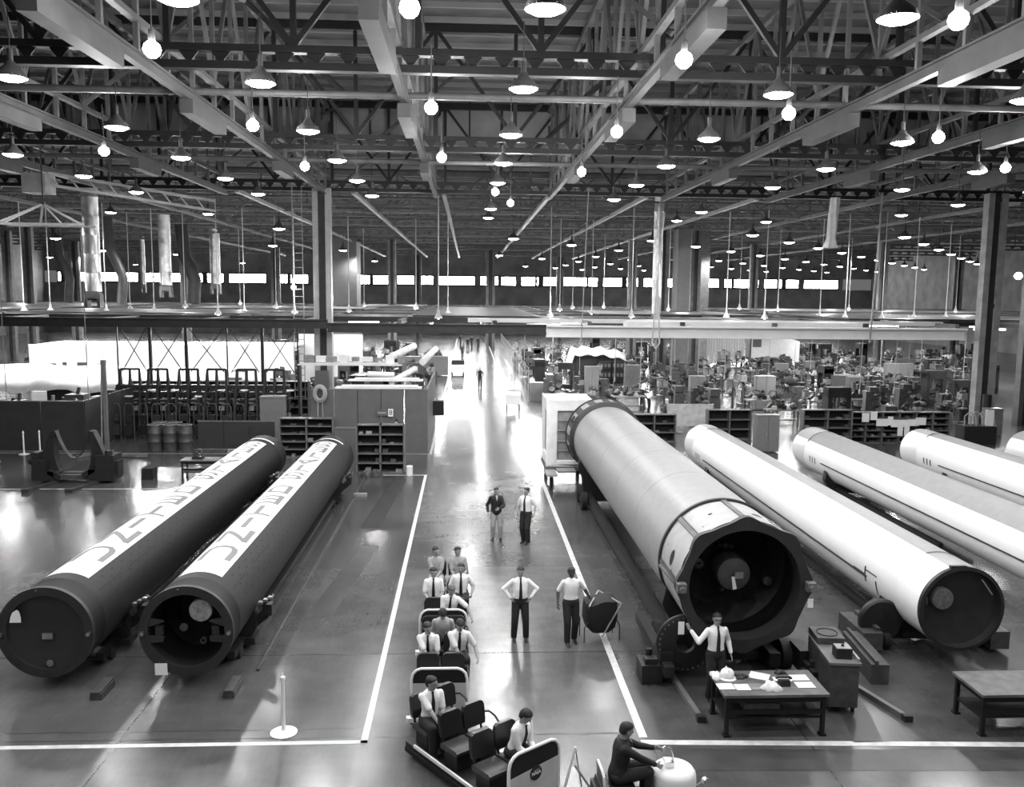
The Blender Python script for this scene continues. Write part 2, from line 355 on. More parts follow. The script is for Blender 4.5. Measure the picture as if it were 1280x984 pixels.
for (x0, x1, y0, y1) in ((-30, -15, 58, 70), (-24, -9, 76, 88), (-52, -34, 60, 95), (10, 22, 66, 80), (26, 44, 58, 74), (30, 60, 84, 100), (-12, -5, 92, 108)):
    struct('low_deck', MB().box(x0, x1, y0, y1, 6.32, 6.4), 'steel' if (x0 + y0) % 4 < 2 else 'mid', smooth=False)
# ------------------------------------------------------------------ lamps
def dome_lamp():
    t = empty('high_bay_lamp', (0, 0, 0))
    MB().lathe([(.05, .36), (.09, .34), (.13, .26), (.2, .2), (.3, .1), (.33, 0), (.325, 0), (.29, .09), (.19, .18), (.0, .2)], n=28).build('reflector', 'enamel', t)
    MB().lathe([(.0, -.075), (.12, -.068), (.22, -.045), (.30, .0), (.32, .03)], n=24).build('lens', 'lamp', t)
    MB().cyl((0, 0, .34), (0, 0, .6), .06, 10).cyl((0, 0, .6), (0, 0, 1.45), .012, 6).build('hanger', 'steel', t)
    return t
def flood_lamp():
    t = empty('mercury_bulb_lamp', (0, 0, 0))
    MB().lathe([(.0, -.16), (.08, -.14), (.14, -.08), (.165, 0), (.14, .09), (.08, .14), (.05, .17)], n=18).build('bulb', 'bulb', t)
    MB().lathe([(.06, .15), (.07, .2), (.055, .36), (0.02, .38)], n=12).cyl((0, 0, .36), (0, 0, 1.5), .015, 6).build('socket', 'steel2', t)
    return t
dl = dome_lamp(); fl = flood_lamp(); kids(dl); kids(fl)
names = {14.2: 'nearest row', 19.6: 'second row', 25.2: 'third row', 30.6: 'fourth row', 36: 'fifth row'}
first = [True, True]
PW_DOME, PW_BULB = 560, 560
def put(proto, which, x, y, z, label, group, power, cat='lamp', scale=1.):
    if first[which]: o = proto; o.location = (x, y, z); tag(o, label, cat, group); first[which] = False; o.scale = (scale,) * 3
    else: o = copy_tree(proto, (x, y, z), 0, label, group, scale); tag(o, cat=cat)
    if power:
        l = spot((x, y, z - .06), power, 165, .5, .3) if which == 0 else point((x, y, z - .3), power, .16)
    return o
for y in (3, 8.6, 14.2, 19.6, 25.2, 30.6, 36.0, 41.5, 47, 52.6):
    for x in (-20.9, -15.3, -9.75, -4.5, 1.2, 6.9, 12.6, 18.1, 23.7):
        if y > 40 and int(x * 3 + y) % 2: continue
        vis = y > 12
        if vis: put(dl, 0, x, y, 12.35, 'broad reflector lamp hanging from the roof trusses over the tank bays', 'broad reflector lamps over the tank bays', PW_DOME)
        elif abs(x) < 19: spot((x, y, 12.3), PW_DOME * BEHIND, 165, .5, .3) if False else spot((x, y, 12.3), PW_DOME * .8, 165, .5, .3)
for px, py in [(512, 10), (190, 62), (1198, 25), (316, 157), (539, 135), (771, 165), (986, 142), (552, 197), (727, 215), (130, 189), (381, 208), (1173, 172), (619, 240), (1257, 210), (638, 254), (855, 75)]:
    p = W(px, py, 12.4 if py != 75 else 12.4)
    put(fl, 1, p.x, p.y, 12.4, 'bare round bulb lamp glaring under the roof trusses between the reflector lamps', 'bare round bulb lamps under the trusses', PW_BULB)
# lamps over the far shop
for i in range(13):
    for j in range(12):
        x = -58 + j * 11.2 + (5.6 if i % 2 else 0); y = 62 + i * 7.8
        if x < 12 and (i * 5 + j * 3) % 4: continue
        big = (i % 3 == 0 and j % 2 == 0)
        put(dl, 0, x, y, 12.2, 'small bright lamp disc far off over the machine shop', 'distant lamps over the machine shop', 0, scale=1.35)
for i in range(6):
    for j in range(9):
        spot((-52 + j * 13, 60 + i * 15, 12.0), 2600, 165, .6, .5)
# hanging rods with droplights above the low grid
def rod_lamp():
    t = empty('drop_lamp', (0, 0, 0)); MB().cyl((0, 0, .35), (0, 0, 7.5), .035, 6).build('conduit', 'panel', t)
    MB().lathe([(.03, .55), (.07, .5), (.08, .3), (.22, .1), (.24, 0), (.2, .02), (0, .1)], n=14).build('reflector', 'panel', t)
    MB().sph((0, 0, .06), .1, n=10, m=6).build('bulb', 'bulb', t); return t
rl = rod_lamp(); kids(rl); f1 = True
for px, Y in [(29, 62), (62, 62), (132, 62), (162, 70), (192, 66), (231, 72), (272, 58), (305, 64), (300, 90), (548, 54), (560, 64), (688, 60), (700, 72), (716, 84), (740, 70), (755, 90), (790, 60), (822, 56), (836, 78), (909, 62), (925, 88), (957, 60), (973, 80), (1026, 66), (1058, 62), (1062, 90), (1104, 60), (1144, 64), (1184, 66), (1196, 84), (1226, 60), (345, 72), (368, 64), (436, 70), (455, 86), (520, 74)]:
    p = D(px, 366, Y); z = 6.3 + (.2 if Y > 70 else 0)
    if f1: o = rl; o.location = (p.x, Y, z); f1 = False; tag(o, 'drop lamp on a long pale conduit above the low beams', 'lamp', 'drop lamps on long conduits above the low beams')
    else: copy_tree(rl, (p.x, Y, z), 0)
for i in range(4):
    for j in range(8): point((-44 + j * 12.5, 60 + i * 14, 7.4), 420, .2)
# fixtures under the low grid lighting the shop floor
fx = empty('strip_light', (0, 0, 0)); MB().box(-1.2, 1.2, -.13, .13, .05, .16).box(-1.0, -.96, -.02, .02, .16, .39).box(.96, 1.0, -.02, .02, .16, .39).build('housing', 'white', fx, smooth=False); MB().cyl((-1.15, -.06, 0), (1.15, -.06, 0), .045, 8).cyl((-1.15, .06, 0), (1.15, .06, 0), .045, 8).build('tube', 'tube', fx)
kids(fx); f1 = True
for i in range(9):
    for j in range(13):
        x = -52 + j * 8.2 + (i % 2) * 3; y = 56 + i * 11.2 if i < 6 else 61.6 + (i - 6) * 11.2
        if -3.4 < x < 4.2: continue
        if f1: fx.location = (x, y, 5.6); f1 = False; tag(fx, 'short fluorescent strip light slung under the low beams over the shop', 'strip light', 'strip lights under the low beams')
        else: copy_tree(fx, (x, y, 5.6), 0)
for k in range(11):
    for x in (-2.7, 1.1, 5.6):
        o = copy_tree(fx, (x, 56 + k * 5.6 + (.0 if x == 1.1 else 2.8), 5.6), pi / 2, 'strip light running lengthwise under the low deck above the aisle', 'strip lights above the aisle')
def area(loc, sx, sy, power):
    l = bpy.data.lights.new('strip_glow', 'AREA'); l.shape = 'RECTANGLE'; l.size = sx; l.size_y = sy; l.energy = power
    o = bpy.data.objects.new('strip_glow', l); COL.objects.link(o); o.location = loc; return o
for i in range(5):
    for j in range(8): area((-49 + j * 14.2, 57 + i * 15, 5.5), 2.4, .3, 750)
# ------------------------------------------------------------------ rocket tanks
def arc_patch(b, r, y0, y1, a0, a1, n=16, mi=0, ny=1):
    vs = []; fs = []
    for j in range(ny + 1):
        y = y0 + (y1 - y0) * j / ny
        for k in range(n + 1):
            a = a0 + (a1 - a0) * k / n; vs.append((r * cos(a), y, r * sin(a)))
    for j in range(ny):
        for k in range(n): fs.append((j * (n + 1) + k, (j + 1) * (n + 1) + k, (j + 1) * (n + 1) + k + 1, j * (n + 1) + k + 1))
    b.add(vs, fs, mi)
STROKES = {  # unit letters, x to the letter's right, y up, strokes as polylines
 'U': [[(0, 1), (0, .35), (.06, .14), (.22, .02), (.5, 0), (.78, .02), (.94, .14), (1, .35), (1, 1)]],
 'N': [[(0, 0), (0, 1)], [(0, 1), (1, 0)], [(1, 0), (1, 1)]], 'I': [[(.5, 0), (.5, 1)]],
 'T': [[(0, .93), (1, .93)], [(.5, 0), (.5, .93)]], 'E': [[(.07, 0), (.07, 1)], [(.07, .93), (1, .93)], [(.07, .5), (.85, .5)], [(.07, .07), (1, .07)]],
 'D': [[(.07, 0), (.07, 1)], [(.07, .93), (.6, .93), (.9, .75), (.95, .5), (.9, .25), (.6, .07), (.07, .07)]],
 'S': [[(.95, .78), (.8, .95), (.5, 1), (.2, .95), (.05, .76), (.2, .58), (.5, .5), (.8, .42), (.95, .24), (.8, .05), (.5, 0), (.2, .05), (.05, .22)]],
 'A': [[(0, 0), (.5, 1)], [(.5, 1), (1, 0)], [(.2, .36), (.8, .36)]]}
def letter_on_cyl(b, ch, r, yc, ac, wa, hy, sw):
    # wa: width in metres round the shell, hy: height in metres along the shell; letter top points to -Y, letter right to -X
    for k, st in enumerate(STROKES[ch]):
        for i in range(len(st) - 1):
            p = Vector(((st[i][0] - .5) * wa, (st[i][1] - .5) * hy)); q = Vector(((st[i + 1][0] - .5) * wa, (st[i + 1][1] - .5) * hy))
            d = (q - p); L = d.length; d.normalize(); nrm = Vector((-d.y, d.x)); ext = sw * .35
            p = p - d * ext; q = q + d * ext; L = (q - p).length; ns = max(2, int(L / .05)); vs = []; rr = r + .0006 * (i % 3) + .0003 * k
            for s in range(ns + 1):
                c = p + (q - p) * (s / ns)
                for e in (-.5, 0, .5):
                    w = c + nrm * (e * sw); a = ac + w.x / r; vs.append((rr * cos(a), yc - w.y, rr * sin(a)))
            b.add(vs, [(s * 3 + e, s * 3 + e + 1, s * 3 + e + 4, s * 3 + e + 3) for s in range(ns) for e in (0, 1)])
def saddle(parent, y, r, zc, w=.22, a0=200, a1=340, name='saddle', m='dark'):
    b = MB(); n = 20; P = []
    for k in range(n + 1):
        a = radians(a0 + (a1 - a0) * k / n); P.append((r * cos(a), r * sin(a)))
    base = -zc + .16
    pts = P + [(P[-1][0] + .18, P[-1][1]), (P[-1][0] + .12, base), (P[0][0] - .12, base), (P[0][0] - .18, P[0][1])]
    # build as strips so the concave outline stays clean
    o = [(p[0] * 1.0, max(base, p[1] - .22)) for p in P]
    vs = []; fs = []
    for k in range(n + 1):
        for (px, pz) in (P[k], (P[k][0] * 1.06, base if abs(P[k][0]) < r * .80 else P[k][1] - .35)):
            vs += [(px, y - w / 2, pz), (px, y + w / 2, pz)]
    for k in range(n):
        A = k * 4; B = A + 4
        fs += [(A, A + 2, B + 2, B), (A + 1, B + 1, B + 3, A + 3), (A, B, B + 1, A + 1), (A + 2, A + 3, B + 3, B + 2)]
    fs += [(0, 1, 3, 2), (n * 4, n * 4 + 2, n * 4 + 3, n * 4 + 1)]
    b.add(vs, fs); b.box(-r * .95, r * .95, y - w * .8, y + w * .8, base - .02, base + .12)
    return b.build(name, m, parent)
def wheel(b, c, r, w, axis='x', mi=0):
    v = Vector((w / 2, 0, 0)) if axis == 'x' else Vector((0, w / 2, 0)); c = Vector(c)
    b.cyl(c - v, c + v, r, 20, mi); b.cyl(c - v * 1.15, c + v * 1.15, r * .45, 12, mi)
def black_tank(X, label, capped):
    Z = 1.2; r = .89; t = empty('propellant_tank', (X, 16.8, Z), label=label, cat='rocket tank', group='dark lettered rocket tanks')
    b = MB(); L = 18.2
    b.lathe([(r, 0), (r, .5), (r + .006, .52), (r + .006, .56), (r, .58), (r, 17.2), (r + .008, 17.22), (r + .008, 17.3), (r, 17.32), (r, L), (r * .93, L + .28), (r * .75, L + .5), (r * .4, L + .68), (0, L + .72)], axis='y', n=72)
    b.build('shell', 'blk2', t)
    # raised skin seam strips and dimples
    b = MB()
    for a, y0, y1 in ((38, .75, 1.9), (38, 2.4, 4.1), (128, .2, .9)): arc_patch(b, r + .006, y0, y1, radians(a), radians(a + 1.2), 2)
    for q in range(62):
        for a in (18, 26, 34, 42, 50):
            if (q + a // 8) % 2: continue
            y = 1.2 + q * .262; arc_patch(b, r + .003, y, y + .10, radians(a), radians(a + 1.8), 1)
    b.build('skin_fasteners', 'black', t)
    b = MB(); arc_patch(b, r + .005, .88, 16.75, radians(60), radians(120), 24, ny=4); s = b.build('painted_stripe', 'tankwhite', t)
    b = MB(); arc_patch(b, r + .010, 17.25, 17.42, radians(48), radians(108), 20); b.build('end_band', 'tankwhite', t)
    for ch, y in zip('UNITEDSTATES', (2.25, 3.65, 4.75, 6.0, 7.25, 8.5, 10.4, 11.6, 12.75, 13.9, 15.0, 16.1)):
        b = MB(); letter_on_cyl(b, ch, r + .009, y, radians(90), .62, .86, .135)
        b.build('painted_letter', 'letter', s, smooth=False)
    # front flange and interior
    b = MB(); b.lathe([(r, .02), (r + .03, 0), (r + .03, -.10), (r * .84, -.10), (r * .84, .02)], axis='y', n=72)
    for k in range(44):
        a = 2 * pi * k / 44; c = (r * .93 * cos(a), -.10, r * .93 * sin(a)); b.cyl(c, (c[0], -.115, c[2]), .014, 6)
    fl_ = b.build('end_flange', 'ring', t)
    if capped:
        MB().lathe([(r * .84, -.02), (r * .6, .02), (r * .3, .04), (0, .05)], axis='y', n=56).build('bulkhead', mat('dark_bulkhead_' + str(capped), .026, .45), t)
        MB().box(-.10, .10, -.03, .03, -.16, -.04).build('data_plate', 'metal', t)
        MB().lathe([(.07, 0), (.07, -.03), (.05, -.04), (0, -.04)], o=(.03, -.02, -.65), axis='y', n=20).lathe([(.02, -.05), (.02, -.07), (0, -.07)], o=(.03, -.02, -.65), axis='y', n=10).build('port_cap', 'metal', t)
        MB().prism([(-.66, .22), (-.44, .22), (-.44, .33), (-.47, .45), (-.51, .48), (-.60, .42), (-.64, .32)], -.12, -.115).build('paper_tag', 'paper', t)
    else:
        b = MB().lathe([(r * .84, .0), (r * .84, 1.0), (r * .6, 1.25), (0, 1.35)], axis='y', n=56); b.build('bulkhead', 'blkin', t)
        b = MB()
        for s_ in (-1, 1):
            for z0, z1 in ((.08, .20), (-.24, -.12)):
                pts = [(s_ * .76, z0), (s_ * .44, (z0 + z1) / 2 + (.05 if z0 > 0 else -.05)), (s_ * .50, z1 + (.02 if z0 > 0 else .0)), (s_ * .73, z1 + .06)] if z0 > 0 else [(s_ * .74, z0), (s_ * .46, z0 + .02), (s_ * .44, z1 - .0), (s_ * .76, z1 + .02)]
                b.prism(pts, -.08, -.02)
            b.box(min(s_ * .48, s_ * .62), max(s_ * .48, s_ * .62), -.03, .05, -.11, .08)
        b.build('support_lugs', 'ring', t)
        b = MB().lathe([(.235, .3), (.235, .14), (.22, .12), (.06, .10), (.05, .13), (0, .13)], o=(.24, -.05, .36), axis='y', n=28)
        b.build('outlet_cover', mat('wrapped_metal_cover', .42, .35, .5, noise=.4, scale=9), t)
        MB().lathe([(.08, .2), (.08, .16), (0, .15)], o=(-.13, 0, -.02), axis='y', n=16).build('port_cap', 'mid', t)
        MB().lathe([(.06, .2), (.06, .1), (.04, .1), (.04, .2)], o=(.27, -.02, -.27), axis='y', n=16).build('port_ring', 'mid', t)
        b = MB(); b.box(-.62, -.38, -.135, -.125, -.88, -.64); b.build('paper_tag', 'paper', t)
    b = MB()
    for s_ in (-1, 1): b.cyl((s_ * .84, -.10, -.02), (s_ * .84, -.17, -.02), .04, 12)
    b.cyl((-.13, -.1, .86), (-.13, -.12, .86), .02, 8); b.build('lifting_pins', 'metal', t)
    # transport dolly
    d = empty('tank_dolly', (X, 16.8, Z), label='black steel cradle dolly carrying the ' + ('left' if capped else 'right') + ' one of the two dark lettered tanks', cat='dolly', group='cradle dollies under the dark tanks')
    for y in (2.0, 15.2):
        saddle(d, y, r + .02, Z, w=.3, name='saddle')
        for s_ in (-1, 1):
            b = MB().bar((s_ * .7, y, -.75), (s_ * 1.12, y, -.38), .12, .2).box(min(s_ * 1.02, s_ * 1.22), max(s_ * 1.02, s_ * 1.22), y - .12, y + .12, -.45, -.2)
            b.tube([(s_ * 1.0, y - .1, -.2), (s_ * 1.2, y - .1, -.05), (s_ * 1.26, y - .1, .02)], .05, 8); b.build('outrigger', 'dark', d)
            b = MB()
            for q in range(3): b.box(s_ * 1.0 - .05 + s_ * q * .11, s_ * 1.0 + .05 + s_ * q * .11, y - .24, y - .12, -.16 + q * .06, -.10 + q * .06)
            b.build('clamp_fitting', 'metal', d)
    for s_ in (-1, 1):
        MB().box(s_ * .55 - .08, s_ * .55 + .08, 1.0, 16.2, -1.06, -.9).build('rail', 'dark', d, smooth=False)
        b = MB()
        for y in (1.4, 2.6, 14.6, 15.8): wheel(b, (s_ * .62, y, -1.07), .13, .1)
        b.build('wheels', 'rubber', d)
    return t
black_tank(-5.53, 'long dark tank with white lettered stripe and open end, nearer the aisle', 0)
black_tank(-8.24, 'long dark tank with white lettered stripe and closed dome end, leftmost tank', 1)
for X, lab in ((-4.62, 'short steel floor block beside the open-ended dark tank'), (-7.15, 'short steel floor block between the two dark tanks')):
    o = MB().box(-.11, .11, -.32, .32, 0, .13).box(-.09, .09, -.34, .34, .13, .17).build('floor_block', 'mid', loc=(X, 16.6, 0)); tag(o, lab, 'block')
o = MB().box(-.03, .03, -9.5, 9.5, 0, .05).build('floor_rail', 'mid', loc=(-4.35, 27, 0)); tag(o, 'thin steel rail on the floor along the right side of the dark tank', 'rail')
# --- big centre tank
CT = empty('centre_tank', (5.52, 16.45, 2.17), label='huge grey tank with scalloped open end ring, largest of all tanks', cat='rocket tank')
r = 1.335
MB().lathe([(r, 1.62), (r, 17.0)], axis='y', n=96).build('shell', 'tankgrey', CT)
b = MB()
for y in (4.5, 7.5, 10.6, 13.8):
    arc_patch(b, r + .002, y, y + .02, 0, pi, 40)
for a in (52, 66, 80):
    y = 2.2
    while y < 16.6: arc_patch(b, r + .003, y, y + .03, radians(a), radians(a + .9), 1); y += .3
b.build('weld_seams', 'mid', CT)
MB().lathe([(r, 1.55), (r + .035, 1.56), (r + .035, 1.64), (r, 1.66)], axis='y', n=96).build('front_band', 'ring', CT)
lobe = lambda a: 1 + .055 * max(0, cos(4 * (a - pi / 2)) * 2 - .95) ** .8 if cos(4 * (a - pi / 2)) * 2 > .95 else 1.0
lobe = lambda a: .955 + .075 * (max(0., .5 + .5 * cos(8 * (a - pi / 2)))) ** 2.0
b = MB(); b.lathe([(r * .985, .0), (r * .985, 1.56)], axis='y', n=96, rf=lambda a: lobe(a) if False else 1.0); b.build('front_skirt', 'skirtgrey', CT)
b = MB()
for k in range(8):
    a = pi / 2 + k * pi / 4; arc_patch(b, r * .985 + .03, 0, 1.56, a - .035, a + .035, 3)
    for s_ in (-.035, .035): b.bar(((r * .985) * cos(a + s_), 0, (r * .985) * sin(a + s_)), ((r * .985) * cos(a + s_), 1.56, (r * .985) * sin(a + s_)), .02, .06)
b.build('skirt_ribs', 'steel2', CT)
def disc_on(b, ang, y, ra, ry, rr, n=16):
    vs = [(rr * cos(ang), y, rr * sin(ang))]
    for k in range(n):
        t = 2 * pi * k / n; a = ang + ra * cos(t) / rr; vs.append((rr * cos(a), y + ry * sin(t), rr * sin(a)))
    b.add(vs, [(0, 1 + k, 1 + (k + 1) % n) for k in range(n)])
b = MB()
for ang, y, ra, ry in ((166, .75, .17, .12), (181, .62, .13, .10), (112, .8, .05, .05), (72, .55, .12, .09), (58, .5, .09, .07), (160, 1.25, .02, .02), (125, .35, .02, .02)):
    disc_on(b, radians(ang), y, ra, ry, r * .985 + .006)
b.build('skirt_ports', 'blkin', CT)
n = 192; b = MB()
b.lathe([(1.36, .04), (1.36, -.10)], axis='y', n=n, rf=lobe)
vs = []; fs = []
for y in (-.10, .04):
    for k in range(n):
        a = 2 * pi * k / n; ro_ = 1.36 * lobe(a); vs += [(ro_ * cos(a), y, ro_ * sin(a)), (1.12 * cos(a), y, 1.12 * sin(a))]
for k in range(n):
    k2 = (k + 1) % n; fs += [(2 * k, 2 * k2, 2 * k2 + 1, 2 * k + 1), (2 * n + 2 * k, 2 * n + 2 * k + 1, 2 * n + 2 * k2 + 1, 2 * n + 2 * k2)]
b.add(vs, fs); b.lathe([(1.12, -.10), (1.12, .04), (1.12, .3)], axis='y', n=n); ER = b.build('scalloped_end_ring', 'ring', CT)
b = MB().lathe([(1.12, .3), (1.25, .5), (1.28, 1.2), (1.0, 1.5), (.6, 1.45), (.36, 1.3)], axis='y', n=72); b.build('inner_dome', mat('dark_dome', .018, .35, noise=.5, scale=9), CT)
b = MB().lathe([(.36, 1.3), (.37, .75), (.34, .62), (.2, .56), (0, .55)], axis='y', n=40); b.build('sump_cover', mat('sump_grey', .07, .4, noise=.3, scale=6), CT)
MB().box(-.02, .16, .50, .54, -.06, .08).build('data_plate', 'metal', CT)
b = MB().prism([(-.1, -.0), (-.04, .0), (.02, -.26), (-.06, -.28)], .46, .465); b.build('hanging_tag', 'paper', CT)
b = MB()
for ang, rr_, s_ in ((95, .46, .07), (80, .45, .06), (170, .62, .08), (175, .6, .1), (110, .5, .05), (-100, .5, .06), (-20, .95, .1), (30, 1.0, .03), (150, 1.0, .03)):
    a = radians(ang); b.lathe([(s_, .1), (s_, 0), (s_ * .6, -.02), (0, -.02)], o=(rr_ * cos(a), 1.1, rr_ * sin(a)), axis='y', n=14)
b.build('dome_fittings', 'mid', CT)
for s_ in (-1, 1):
    b = MB().box(s_ * 1.30 - .09, s_ * 1.30 + .09, -.26, -.10, -.09, .09).cyl((s_ * 1.3, -.26, -.02), (s_ * 1.3, -.32, -.02), .06, 12); b.build('lifting_lug', 'steel2', CT)
MB().box(1.22, 1.33, -.27, -.26, -.40, -.22).build('paper_tag', 'paper', CT)
MB().box(-1.32, -1.2, -.13, -.12, -.98, -.72).build('hanging_tag', 'paper', CT)
# brace bar at the left of the end ring
MB().bar((-1.40, 1.3, -.02), (-1.28, -.05, -.10), .05, .05).build('tie_bar', 'steel2', CT)
# rear skirt
MB().lathe([(r + .01, 16.9), (r + .05, 16.95), (r + .05, 17.05), (1.47, 17.1), (1.50, 18.2), (1.53, 18.2), (1.53, 18.3), (1.2, 18.3)], axis='y', n=96, mf=lambda a, i: 0).build('rear_skirt', 'steel', CT)
b = MB()
for k in range(16):
    a = radians(11 + k * 22.5); w_ = .10
    arc_patch(b, 1.50, 17.2, 18.05, a - w_, a + w_, 5)
b.build('rear_skirt_panels', 'steel3', CT)
b = MB()
for ang in (74, 150, 196): arc_patch(b, 1.512, 17.35, 17.85, radians(ang - 5), radians(ang + 5), 3)
b.build('rear_skirt_openings', 'blkin', CT)
# dolly for the centre tank
d = empty('transporter_dolly', (5.52, 16.45, 2.17), label='dark steel wheeled transporter under the huge grey tank', cat='dolly')
for y in (1.3, 15.5): saddle(d, y, r + .03, 2.17, w=.35)
for s_ in (-1, 1):
    MB().box(s_ * .95 - .12, s_ * .95 + .12, .6, 16.4, -2.0, -1.72).build('rail', 'dark', d, smooth=False)
    MB().box(s_ * 1.45 - .1, s_ * 1.45 + .1, -.1, 3.0, -1.9, -1.68).box(s_ * 1.45 - .14, s_ * 1.45 + .14, .2, .8, -1.95, -1.5).build('side_beam', 'dark', d, smooth=False)
    for y in (.9, 2.0, 14.6, 15.8):
        b = MB(); wheel(b, (s_ * 1.22, y, -1.85), .32, .2); b.build('wheel', 'rubber', d)
b = MB().lathe([(.56, -.06), (.60, -.03), (.60, .03), (.56, .06), (.2, .06), (.2, -.06), (.56, -.06)], o=(-1.05, .35, -1.35), axis='y', n=40)
for k in range(30):
    a = 2 * pi * k / 30; b.cyl((-1.05 + .54 * cos(a), .27, -1.35 + .54 * sin(a)), (-1.05 + .54 * cos(a), .24, -1.35 + .54 * sin(a)), .022, 6, 1)
b.build('bolted_wheel_hub', ['dark', 'mid'], d)
for k, (x, y, lab) in enumerate([(-1.75, .6, 'dark jack block on the floor left of the huge tank end'), (1.45, -.1, 'dark jack block on the floor right of the huge tank end')]):
    o = MB().cbox((0, 0, .2), (.42, .55, .4)).cbox((0, -.1, .45), (.26, .2, .12)).cyl((0, .1, .4), (0, .1, .62), .07, 10).build('jack_block', 'dark', loc=(5.52 + x, 16.3 + y, 0)); tag(o, lab, 'jack')
o = MB().bar((4.15, 18.6, .05), (4.36, 15.15, .05), .10, .10).cbox((4.37, 15.1, .06), (.16, .14, .12), 1).build('floor_guide_rail', ['steel2', 'dark']); tag(o, 'thin steel guide rail on the floor left of the huge tank', 'rail')
o = MB().bar((7.3, 18.3, .05), (8.25, 15.05, .05), .10, .10).cbox((8.26, 15.0, .06), (.16, .14, .12), 1).build('floor_guide_rail', ['steel2', 'dark']); tag(o, 'thin steel guide rail on the floor right of the grey cabinet', 'rail')
# --- white tanks
def white_tank(X, yn, yf, Z, label, front=True, ga=58, gb=-40):
    r = .91; t = empty('propellant_tank', (X, yn, Z), label=label, cat='rocket tank', group='white and grey rocket tanks'); L = yf - yn
    ga_, gb_ = radians(ga), radians(gb)
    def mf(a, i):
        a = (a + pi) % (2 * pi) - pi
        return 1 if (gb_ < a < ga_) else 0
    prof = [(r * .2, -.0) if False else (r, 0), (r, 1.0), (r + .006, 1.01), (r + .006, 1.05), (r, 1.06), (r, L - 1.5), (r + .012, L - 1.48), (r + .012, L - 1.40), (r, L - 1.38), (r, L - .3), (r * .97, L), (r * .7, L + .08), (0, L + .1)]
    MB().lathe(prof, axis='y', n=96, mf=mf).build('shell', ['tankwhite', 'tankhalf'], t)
    b = MB(); arc_patch(b, r + .016, L - 1.50, L - 1.40, radians(40), radians(ga + 6), 16); arc_patch(b, r + .01, .99, 1.07, gb_, ga_, 20) if front else None
    b.build('seam_band', 'mid', t)
    b = MB().bar(((r + .02) * cos(radians(186)), 2.4, (r + .02) * sin(radians(186))), ((r + .02) * cos(radians(186)), L - 3.2, (r + .02) * sin(radians(186))), .035, .035); b.build('cable_conduit', 'steel', t)
    b = MB()
    if front:
        for y, a0, a1 in ((1.9, 184, 206), (2.45, 172, 196)): arc_patch(b, r + .004, y, y + .07, radians(a0), radians(a1), 8)
        arc_patch(b, r + .004, 1.9, 2.5, radians(176), radians(178), 2); arc_patch(b, r + .004, 2.45, 3.1, radians(183.5), radians(185.5), 2)
    for y in (L - 2.6, L - 2.35, L - 2.1): arc_patch(b, r + .004, y, y + .09, radians(180), radians(196), 6)
    b.build('painted_marks', 'ring', t, smooth=False)
    if front:
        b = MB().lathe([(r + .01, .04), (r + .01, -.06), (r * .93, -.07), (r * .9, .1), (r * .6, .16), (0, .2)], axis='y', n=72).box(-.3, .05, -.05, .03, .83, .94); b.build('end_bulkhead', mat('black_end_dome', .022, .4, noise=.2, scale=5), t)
        MB().lathe([(.235, .2), (.235, .06), (.22, .04), (.05, .03), (0, .03)], o=(-.39, -.04, .2), axis='y', n=32).build('outlet_cover', mat('dull_disc', .12, .4, noise=.3, scale=12), t)
        MB().box(-.76, -.71, .02, .04, .08, .24).build('data_plate', 'mid', t)
        MB().bar((.42, -.0, .62), (.66, -.0, .30), .045, .02).build('grab_bar', 'steel3', t)
    d = empty('tank_dolly', (X, yn, Z), label='black steel cradle dolly under the ' + {10: 'white tank beside the huge tank', 15: 'second white tank from the huge tank', 19: 'third white tank from the huge tank', 24: 'white tank at the right edge'}[int(X)], cat='dolly', group='cradle dollies under the white tanks')
    for y in (1.6, L - 3.6):
        if not front and y < 5: continue
        saddle(d, y, r + .03, Z, w=.3)
        MB().box(-1.5, 1.5, y - .2, y + .2, -Z + .12, -Z + .34).build('cross_beam', 'dark', d, smooth=False)
        for s_ in (-1, 1):
            b = MB().box(s_ * 1.45 - .22, s_ * 1.45 + .22, y - .8, y + .5, -Z + .1, -Z + .5).box(s_ * 1.3 - .05, s_ * 1.3 + .05, y - .7, y + .4, -Z + .5, -Z + .58); b.build('end_box', 'mid', d, smooth=False)
            b = MB(); wheel(b, (s_ * 1.0, y - .4, -Z + .2), .2, .14); b.build('wheel', 'rubber', d)
    b = MB()
    for s_ in (-1, 1): b.box(s_ * .5 - .07, s_ * .5 + .07, 1.2 if front else 8, L - 3, -Z + .2, -Z + .34)
    b.build('rails', 'dark', d, smooth=False)
    if front:
        b = MB().lathe([(.46, -.09), (.5, -.05), (.5, .05), (.46, .09), (0, .09)], o=(-1.12, 1.2, -.72), axis='y', n=28).lathe([(.46, -.09), (0, -.09)], o=(-1.12, 1.2, -.72), axis='y', n=28); b.build('spare_roller', 'dark', d)
    return t
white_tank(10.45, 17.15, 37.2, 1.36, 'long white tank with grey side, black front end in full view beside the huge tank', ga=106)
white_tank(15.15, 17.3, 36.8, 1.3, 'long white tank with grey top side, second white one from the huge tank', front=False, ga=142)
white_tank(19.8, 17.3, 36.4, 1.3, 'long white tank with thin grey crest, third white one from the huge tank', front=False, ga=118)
white_tank(24.25, 17.3, 35.9, 1.3, 'white tank cut off by the right edge, farthest from the huge tank', front=False, ga=140)
